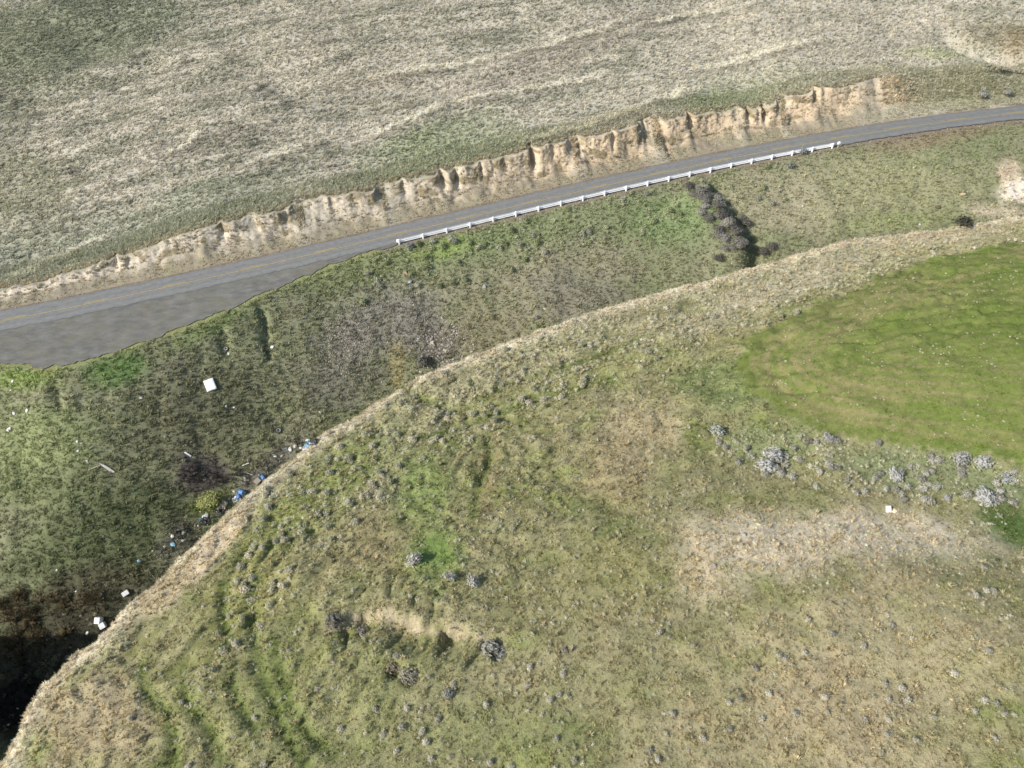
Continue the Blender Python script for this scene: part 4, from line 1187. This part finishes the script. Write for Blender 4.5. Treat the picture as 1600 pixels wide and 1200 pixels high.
# ------------------------------------------------------------------ leafless shrubs
def twig_shrub(name, seed, nst=13, mat=M_TWIG):
    r = random.Random(seed); V = []; F = []
    def tube(p0, p1, r0, r1):
        ax = (p1 - p0)
        if ax.length < 1e-4: return
        t = ax.normalized().orthogonal().normalized(); b = ax.normalized().cross(t); k = len(V)
        for (P, R) in ((p0, r0), (p1, r1)):
            for a in (0, 2.094, 4.189): V.append(tuple(P + (t * math.cos(a) + b * math.sin(a)) * R))
        for e in range(3): F.append((k + e, k + (e + 1) % 3, k + 3 + (e + 1) % 3, k + 3 + e))
    def grow(p, dv, L, R, lev):
        q = p + dv * L
        tube(p, q, R, R * 0.65)
        if lev == 0: return
        for _ in range(3 if lev > 1 else 4):
            nd = (dv + Vector((r.uniform(-1, 1), r.uniform(-1, 1), r.uniform(-.35, .8))) * 0.75).normalized()
            grow(p + dv * L * r.uniform(0.45, 1.0), nd, L * r.uniform(.55, .8), R * 0.62, lev - 1)
    for i in range(nst):
        a = r.uniform(0, 6.28); el = r.uniform(0.5, 1.3)
        grow(Vector((0.08 * math.cos(a), 0.08 * math.sin(a), -0.05)), Vector((math.cos(a) * math.cos(el), math.sin(a) * math.cos(el), math.sin(el))), r.uniform(.24, .36), 0.026, 3)
    me = mesh_np(name, V, F, False); me.materials.append(mat); return me
TWIGS = [twig_shrub('bare_shrub_%d' % i, 600 + i) for i in range(4)]
random.seed(21)
DENSE = [twig_shrub('thick_shrub_%d' % i, 680 + i, 20) for i in range(3)]
THICK = [sage_mesh('dense_shrub_%d' % i, 650 + i, M_TWIG, 1100, 40, 0.5) for i in range(3)]
THK = []
for i in range(46):
    t_ = (i + 0.5) / 46
    THK.append((1080 + 84 * t_ + random.gauss(4 + 4 * t_, 13 + 6 * t_), 296 + 106 * t_ + random.gauss(0, 5)))
for k, (px, py) in enumerate(THK):
    p = spot(px, py); sz = random.uniform(1.3, 2.6)
    where = ['at the top of', 'in the upper part of', 'in the middle of', 'in the lower part of', 'at the foot of'][min(4, k * 5 // 46)]
    plant(p, sz, ('big' if sz > 2.2 else 'smaller') + ' grey twiggy shrub ' + where + ' the thicket below the guardrail', 'leafless thicket below the guardrail', lin(146, 141, 130) * random.uniform(.35, 1.15), 'bare_shrub', THICK, 0.9, 'shrub')
for (px, py) in [(292, 735), (305, 728), (318, 738), (332, 745), (305, 748), (322, 756), (345, 752), (288, 750), (358, 746), (372, 742)]:
    p = spot(px, py); plant(p, random.uniform(1.3, 2.0), 'dark leafless shrub in the thicket above the dumped rubbish', 'dark thicket above the rubbish', lin(92, 84, 82) * random.uniform(.8, 1.2), 'bare_shrub', TWIGS, 0.75, 'shrub')
for k in range(34):
    px, py = random.uniform(0, 160), random.uniform(925, 1030)
    if py > 1045 - 0.42 * px: continue
    p = spot(px, py); sz = random.uniform(1.0, 2.4)
    plant(p, sz, ('tall' if sz > 1.7 else 'low') + ' brown bare shrub ' + ('at the left edge of' if px < 55 else 'in the middle of' if px < 110 else 'at the mouth of') + ' the dark ravine', 'brown shrubs in the ravine', lin(132, 118, 90) * random.uniform(.5, 1.2), 'bare_shrub', DENSE, 1.25, 'shrub')
for (px, py) in [(425, 708), (440, 700), (408, 722), (392, 738), (455, 690), (262, 850), (248, 868), (275, 838), (236, 888), (290, 822), (468, 684), (505, 660), (520, 655)]:
    p = spot(px, py); plant(p, random.uniform(0.8, 1.3), 'low grey bare shrub along the gully bottom beside the rubbish', 'bare shrubs along the gully', lin(140, 132, 122) * random.uniform(.7, 1.2), 'bare_shrub', TWIGS, 0.6, 'shrub')
p = spot(328, 782); plant(p, 3.4, 'yellow green leafy bush beside the dark thicket', None, lin(146, 148, 92), 'leafy_bush', THICK, 0.5)

# ------------------------------------------------------------------ rocks and scree
ROCKS = [stone_mesh('rock_%d' % i, 700 + i, M_ROCK, 2, 0.25) for i in range(5)]
STONES = [stone_mesh('stone_%d' % i, 800 + i, M_STONE_I, 1, 0.5) for i in range(4)]
random.seed(33)
for (px, py, w, lab, rgb) in [
        (633, 426, 12, 'reddish boulder near the top of the embankment', (150, 128, 112)), (757, 447, 10, 'flat grey boulder alone on the embankment', (176, 174, 164)),
        (994, 376, 9, 'dark reddish boulder below the guardrail slope', (110, 84, 74)), (676, 536, 12, 'largest pale rock in the scree', (176, 168, 148)),
        (696, 547, 9, 'pale rock right of the largest one in the scree', (170, 162, 146)), (641, 439, 9, 'grey rock just below the reddish boulder', (150, 150, 148)),
        (1318, 382, 14, 'brownish rock outcrop at the crest right of the thicket', (172, 150, 128)), (1299, 386, 10, 'pale rock at the crest beside the brownish outcrop', (170, 164, 150)),
        (650, 460, 8, 'pale yellowish rock above the scree', (184, 176, 146)), (840, 496, 10, 'dark rock just above the hill crest', (104, 96, 92)),
        (853, 482, 8, 'pale rock above the dark one near the crest', (180, 168, 146)), (1504, 303, 9, 'pale tan rock left of the bare white patch', (190, 170, 140)),
        (1465, 323, 10, 'dark brown rock on the slope above the crest', (96, 84, 66)), (1162, 836, 16, 'grey rock beside a dark hollow on the dry knoll', (158, 152, 142)),
        (1115, 886, 14, 'rock at the dark hollow on the left of the dry knoll', (150, 138, 120)), (1400, 860, 10, 'grey stone in the middle of the dry knoll', (160, 156, 146))]:
    p = spot(px, py)
    plant(p, px_size(p, w), lab, None, lin(*rgb), 'rock', ROCKS, 1.0, 'rock')
def scree():
    P = []; S = []; Cc = []
    for (px, py, n, sx, sy, big) in [(555, 525, 1700, 34, 26, .40), (525, 560, 1200, 24, 18, .40), (610, 500, 1300, 34, 30, .34), (690, 545, 1600, 22, 22, .50), (645, 470, 500, 36, 22, .26), (700, 575, 300, 26, 10, .35), (590, 610, 350, 22, 20, .3),
                                (440, 690, 350, 30, 12, .3), (275, 850, 380, 22, 26, .32), (900, 470, 250, 60, 16, .28), (800, 500, 250, 60, 16, .25), (1160, 850, 450, 70, 22, .22), (1420, 840, 500, 90, 16, .2), (740, 460, 250, 90, 40, .25), (1000, 400, 150, 120, 30, .25)]:
        c = at(px, py); e1 = at(px + sx, py)[:2] - c[:2]; e2 = at(px, py - sy)[:2] - c[:2]
        g = RNG.normal(0, 1, (n, 2)); xy = c[:2] + g[:, :1] * e1 + g[:, 1:] * e2
        P.append(xy); S.append(big * (0.35 + 0.65 * RNG.random(n) ** 3)); t = RNG.random((n, 1))
        Cc.append((lin(172, 164, 146) * t + lin(108, 102, 92) * (1 - t)) * RNG.uniform(.75, 1.3, (n, 1)))
    P = np.vstack(P); S = np.concatenate(S); Cc = np.vstack(Cc)
    z, s, d, c, a_, b_, _ = terrain(P[:, 0], P[:, 1], full=True)
    k = d < near_edge(s) - 0.4; P, S, Cc, z = P[k], S[k], Cc[k], z[k]; n = len(P)
    px, py, dep = project(np.stack([P[:, 0], P[:, 1], z], -1))
    rank = np.where(seen(P[:, 0], P[:, 1], z) & (px > 480) & (px < 760), S, 0); order = np.argsort(-rank)
    for i in order[:110]:
        plant((P[i, 0], P[i, 1], z[i]), S[i] * 1.3, ('larger' if S[i] > 0.33 else 'smaller') + ' angular stone in the ' + ('left' if px[i] < 600 else 'middle' if px[i] < 665 else 'right') + ' part of the scree ' + ('near its top' if py[i] < 490 else 'above the middle' if py[i] < 520 else 'right at the middle' if py[i] < 540 else 'below the middle' if py[i] < 560 else 'near its foot') + (', pale' if i % 3 == 0 else ''), 'stones of the scree', lin(160, 152, 142) * random.uniform(.6, 1.15), 'rock', ROCKS, 1.0, 'rock')
    r = order[110:]; n = len(r)
    instancer('scree', np.stack([P[r, 0], P[r, 1], z[r]], -1), RNG.uniform(0, 6.28, (n, 3)), np.repeat(S[r, None], 3, 1), Cc[r], RNG.integers(0, 4, n), STONES, 'loose grey broken stones spilled down the embankment', 'stones')
    # crumbs of loess and gravel on the road verges
    m = 5200; ss = RNG.uniform(-100, 120, m); far = RNG.random(m) < 0.45
    dd = np.where(far, 3.35 + np.abs(RNG.normal(0, 0.9, m)), near_edge(ss) + 0.5 - RNG.normal(0, 0.55, m)); x, y = road_pt(ss, dd)
    z = np.where(far, Zr(ss) - 0.34 + 0.28 * np.maximum(dd - 4.7, 0), terrain(x, y)); sz = 0.08 + 0.22 * RNG.random(m) ** 4
    t = RNG.random((m, 1)); C2 = lin(190, 168, 138) * t + lin(130, 108, 90) * (1 - t)
    instancer('verge_gravel', np.stack([x, y, z], -1), RNG.uniform(0, 6.28, (m, 3)), np.repeat(sz[:, None], 3, 1), C2, RNG.integers(0, 4, m), STONES, 'crumbs of earth and gravel along both road verges', 'gravel')
scree()

# ------------------------------------------------------------------ dumped rubbish
def thing_at(o, px, py, yaw=0.0, lift=0.0):
    p = spot(px, py); o.location = p + Vector((0, 0, lift)); o.rotation_euler = ground_rot(p, yaw); return p
def mattress(name, w, l, h):
    bm = bmesh.new(); n = 10
    box_bm(bm, 0, 0, h / 2, w, l, h); bmesh.ops.subdivide_edges(bm, edges=bm.edges[:], cuts=9, use_grid_fill=True)
    for v in bm.verts:
        e = min(1, 3.2 * min(w / 2 - abs(v.co.x), l / 2 - abs(v.co.y)) / h)
        if v.co.z > h * 0.5: v.co.z += 0.04 * (math.sin(v.co.x * 9) * math.sin(v.co.y * 9)) - 0.05 * (1 - e)
        v.co.z += 0.10 * math.sin(v.co.x * 1.3 + 0.6)
    return from_bm(name, bm, True)
M = tag(link('mattress', mattress('mattress', 1.45, 1.9, 0.24), M_FABRIC), 'big white mattress lying on the embankment below the turnout', 'mattress')
thing_at(M, 329, 603, math.radians(4), 0.12)
def bag_mesh(name, seed):
    bm = bmesh.new(); bmesh.ops.create_icosphere(bm, subdivisions=3, radius=0.5); r = random.Random(seed); o = Vector((r.uniform(0, 9),) * 3)
    from mathutils import noise as mn
    for v in bm.verts:
        n = mn.noise(v.co * 3 + o) * 0.28 + mn.noise(v.co * 8 + o) * 0.12
        v.co *= 1 + n; v.co.z = v.co.z * 0.55 + 0.18
    return from_bm(name, bm, False)
BAGS = [bag_mesh('bag_%d' % i, 30 + i) for i in range(4)]
for b_ in BAGS: b_.materials.append(M_BAG)
for k, (px, py, w, lab) in enumerate([
        (221, 622, 7, 'white plastic bag left of the mattress below the bright green patch'), (354, 635, 6, 'white plastic bag right below the mattress'),
        (366, 637, 4, 'tiny white scrap right of the bag below the mattress'), (303, 598, 3, 'tiny white scrap just left of the mattress'),
        (358, 553, 7, 'white crumpled bag beside the discarded tyre above the mattress'), (426, 543, 7, 'pinkish white bag in the narrow rill below the road'),
        (43, 641, 8, 'larger white bag on the bright grass at the left edge'), (22, 646, 7, 'grey white bag left of the larger one at the left edge'),
        (15, 671, 9, 'white rubbish lump lowest on the bright grass at the left edge'), (20, 596, 6, 'pale scrap under the turnout rim at the left edge'),
        (17, 610, 4, 'small white scrap below the pale scrap under the turnout rim'), (121, 690, 5, 'first of a cluster of small white scraps left on the slope'),
        (128, 693, 5, 'right hand scrap of the cluster of small white scraps'), (122, 705, 5, 'lowest scrap of the cluster of small white scraps'),
        (136, 721, 5, 'small white scrap above the grey boards'), (291, 749, 4, 'white scrap caught in the dark thicket'),
        (500, 644, 4, 'small pale scrap near the gully end'), (407, 620, 3, 'tiny white scrap right of the mattress slope'), (89, 891, 5, 'white scrap alone on the dark green slope'),
        (190, 869, 5, 'pale pinkish scrap in the dark brush above the ravine'), (119, 924, 4, 'small white scrap above the brown ravine shrubs'), (286, 845, 6, 'white scrap among gully stones'),
        (318, 807, 6, 'white scrap at the lower end of the rubbish line'), (310, 822, 5, 'white scrap below the rubbish line'), (470, 700, 6, 'white bag left of the pale blue tarp'),
        (137, 989, 7, 'white scrap in the black mouth of the ravine'), (28, 1107, 4, 'white scrap deep in the shaded ravine'), (14, 1132, 5, 'lowest white scrap in the shaded ravine'),
        (1254, 322, 5, 'small white scrap on the slope right of the thicket'), (1437, 351, 4, 'small white scrap on the green strip above the right crest')]):
    o = bpy.data.objects.new('rubbish_bag', BAGS[k % 4]); COL.objects.link(o)
    p = thing_at(o, px, py, k * 1.3); sz = px_size(p, w) * 0.75; o.scale = (sz * 1.15, sz * 0.85, sz * 0.8); tag(o, lab, 'rubbish', 'white rubbish strewn over the embankment')
def board(px, py, L, w, yaw, lab, mat=M_BOARD, name='board', h=0.07):
    bm = bmesh.new(); box_bm(bm, 0, 0, h / 2, w, L, h, 0.008); bmesh.ops.subdivide_edges(bm, edges=[e for e in bm.edges if e.calc_length() > L * .5], cuts=5)
    for v in bm.verts: v.co.z += 0.05 * math.cos(v.co.y * 2)
    o = tag(link(name, from_bm(name, bm), mat), lab, 'board'); thing_at(o, px, py, yaw, 0.14); return o
board(165, 731, 1.9, 0.24, 0.55, 'left of two pale parallel boards lying on the left slope')
board(170, 733, 1.9, 0.24, 0.55, 'right of two pale parallel boards lying on the left slope')
board(294, 711, 1.1, 0.20, 0.5, 'short white board above the dark thicket', M_WHITE)
board(148, 732, 1.6, 0.07, -1.3, 'thin pale stick left of the two boards')
board(384, 727, 1.0, 0.16, -1.5, 'short pale board in the gully brush', M_WHITE)
board(388, 741, 1.3, 0.12, 0.8, 'pale branch like board among the gully stones')
def tyre(px, py, R, lab, rimmat, yaw=0):
    p = spot(px, py); root = empty('tyre', p); root.rotation_euler = ground_rot(p, yaw); tag(root, lab, 'tyre')
    def torus(name, R0, prof, mat, seg=28):
        V = []; F = []; m = len(prof)
        for i in range(seg):
            a = 2 * math.pi * i / seg
            for (rr, zz) in prof: V.append((rr * R0 * math.cos(a), rr * R0 * math.sin(a), zz))
        for i in range(seg):
            for k in range(m): F.append((i * m + k, ((i + 1) % seg) * m + k, ((i + 1) % seg) * m + (k + 1) % m, i * m + (k + 1) % m))
        me = mesh_np(name, V, F, True); return link(name, me, mat, root)
    torus('tread', R, [(0.62, .06), (0.8, .0), (0.95, .01), (1.0, .06), (1.0, .17), (0.95, .22), (0.8, .23), (0.62, .17)], M_TYRE)
    torus('rim', R, [(0.48, .08), (0.62, .06), (0.64, .12), (0.62, .18), (0.48, .16)], rimmat)
tyre(435, 673, 0.5, 'black tyre lying by the gully rubbish, left of the pale blue tarp', M_RIM)
tyre(353, 545, 0.42, 'tyre with white rim lying above the mattress', M_WHITE, 0.4)
def tarp(px, py, w, l, mat, lab, seed, yaw=0, name='tarp'):
    n = 16; V = []
    from mathutils import noise as mn
    for i in range(n):
        for j in range(n):
            x = (i / (n - 1) - .5) * w; y = (j / (n - 1) - .5) * l; q = Vector((x * 1.8, y * 1.8, seed))
            z = 0.22 + 0.38 * mn.noise(q) + 0.15 * mn.noise(q * 3)
            V.append((x + 0.25 * mn.noise(q + Vector((5, 0, 0))), y + 0.25 * mn.noise(q + Vector((0, 5, 0))), z))
    me = mesh_np(name, V, grid_faces(n, n), False); o = link(name, me, mat); md = o.modifiers.new('thickness', 'SOLIDIFY'); md.thickness = 0.015
    tag(o, lab, 'tarp'); thing_at(o, px, py, yaw, 0.05); return o
tarp(482, 698, 1.5, 1.1, M_SKYB, 'crumpled pale blue tarp at the upper end of the rubbish line', 1.0, 0.7)
tarp(478, 701, 0.8, 0.7, M_BAG, 'crumpled white sheet tucked under the pale blue tarp', 2.2, 0.2)
tarp(370, 780, 1.0, 0.8, M_BAG, 'crumpled white and grey sheet below the lower blue drum', 3.7, 0.4)
tarp(322, 814, 1.3, 0.8, M_BLACK, 'dark crumpled plastic at the lower end of the rubbish line', 5.1, 0.9)
tarp(350, 790, 1.2, 0.9, M_CARD, 'brownish crumpled sheet between the drums and dark plastic', 6.3, 0.9)
tarp(345, 800, 1.1, 0.9, M_BLACK, 'black crumpled plastic beside the brownish sheet', 8.3, 0.2)
tarp(492, 694, 1.0, 0.8, M_BLACK, 'black crumpled plastic right behind the pale blue tarp', 9.3, 0.2)
def drum(px, py, lab, yaw, tilt=1.45, sc=1.0):
    p = spot(px, py); root = empty('plastic_drum', p + Vector((0, 0, 0.30 * sc))); root.rotation_euler = (tilt, 0, yaw); root.scale = (sc,) * 3; tag(root, lab, 'drum', 'blue drums in the gully')
    prof = [(0.0, -.45), (.26, -.45), (.29, -.42), (.29, -.2), (.31, -.17), (.29, -.14), (.29, .14), (.31, .17), (.29, .2), (.29, .42), (.26, .45), (.24, .43), (0.0, .43)]
    seg = 22; V = []; F = []; m = len(prof)
    for i in range(seg):
        a = 2 * math.pi * i / seg
        for (r_, z_) in prof: V.append((r_ * math.cos(a), r_ * math.sin(a), z_))
    for i in range(seg):
        for k in range(m - 1): F.append((i * m + k, ((i + 1) % seg) * m + k, ((i + 1) % seg) * m + k + 1, i * m + k + 1))
    link('body', mesh_np('body', V, F, True), M_BLUE, root)
    for x_ in (-.12, .12):
        bm = bmesh.new(); bmesh.ops.create_cone(bm, cap_ends=True, segments=12, radius1=.045, radius2=.04, depth=.05)
        o = link('bung', from_bm('bung', bm), M_WHITE, root); o.location = (x_, 0, .45)
drum(412, 749, 'upper blue plastic drum, next to a tan box in the gully', 0.6)
drum(379, 772, 'middle blue plastic drum in the rubbish line', 0.9, 1.3, 1.15)
drum(374, 779, 'lower blue plastic drum against the straw covered rim', 0.4, 1.5)
def crate(px, py, w, l, h, mat, lab, yaw, name, cat):
    p = spot(px, py); root = empty(name, p + Vector((0, 0, h * 0.1))); root.rotation_euler = ground_rot(p, yaw); root.rotation_euler.rotate_axis('X', 0.25); tag(root, lab, cat)
    bm = bmesh.new(); box_bm(bm, 0, 0, h / 2, w, l, h, 0.03); link('body', from_bm('body', bm), mat, root)
    bm = bmesh.new(); box_bm(bm, 0, 0, h + 0.025, w * 1.02, l * 0.98, 0.05, 0.015); link('lid', from_bm('lid', bm), mat, root)
crate(402, 752, 0.8, 0.7, 0.5, M_CARD, 'tan dumped box left of the upper blue drum', 0.5, 'dumped_box', 'box')
crate(197, 927, 0.8, 0.62, 0.4, M_WHITE, 'white dumped box where the straw rim meets the ravine', 0.4, 'dumped_box', 'box')
crate(158, 969, 0.75, 0.8, 0.7, M_WHITE, 'upper of two white dumped boxes at the mouth of the ravine', 0.2, 'dumped_box', 'box')
crate(162, 977, 0.7, 0.75, 0.5, M_WHITE, 'lower of two white dumped boxes at the mouth of the ravine', 0.5, 'dumped_box', 'box')
crate(322, 806, 0.5, 0.4, 0.3, M_WHITE, 'small white box beside the dark crumpled plastic', 1.0, 'dumped_box', 'box')
p = spot(1393, 798)
crate(1389, 798, 0.55, 0.5, 0.35, M_WHITE, 'white box lying on the upper edge of the dry knoll', 0.3, 'dumped_box', 'box')
o = bpy.data.objects.new('orange_bag', bag_mesh('orange_bag', 77)); o.data.materials.append(M_ORANGE); COL.objects.link(o); thing_at(o, 1397, 799); o.scale = (.6, .5, .5); tag(o, 'pale orange bag beside the white box on the dry knoll', 'rubbish')

# small scraps strung along the gully bottom
LINE = [(486, 694), (440, 716), (415, 742), (385, 768), (350, 795), (315, 818), (285, 842), (255, 868), (235, 888)]
SCRAP_MATS = [M_BAG, M_BLACK, M_CARD, M_SKYB, M_BAG, M_BOARD]
SCRAP_NAMES = ['white', 'black', 'tan', 'pale blue', 'dull white', 'grey']
SCRAPS = []
for k, m_ in enumerate(SCRAP_MATS):
    b_ = bag_mesh('scrap_%d' % k, 60 + k); b_.materials.append(m_); SCRAPS.append(b_)
random.seed(5)
NEAR_TO = ['beside the pale blue tarp', 'between tyre and upper drum', 'next to the upper blue drum', 'next to the lower blue drums', 'below the blue drums', 'by the dark crumpled plastic', 'among the upper gully stones', 'at the lower end of the line']
for q in range(34):
    t_ = q / 34 * 8; i = int(t_); f_ = t_ - i
    px = LINE[i][0] * (1 - f_) + LINE[i + 1][0] * f_ - abs(random.gauss(3, 7)); py = LINE[i][1] * (1 - f_) + LINE[i + 1][1] * f_ - abs(random.gauss(1, 6))
    k = q * 5 % 6
    o = bpy.data.objects.new('rubbish_scrap', SCRAPS[k]); COL.objects.link(o); p = thing_at(o, px, py, q * 0.9)
    sz = random.uniform(0.22, 0.6); o.scale = (sz * 1.3, sz * 0.8, sz * 0.7)
    tag(o, 'small %s scrap in the rubbish line %s' % (SCRAP_NAMES[k], NEAR_TO[i]), 'rubbish', 'scraps along the gully')
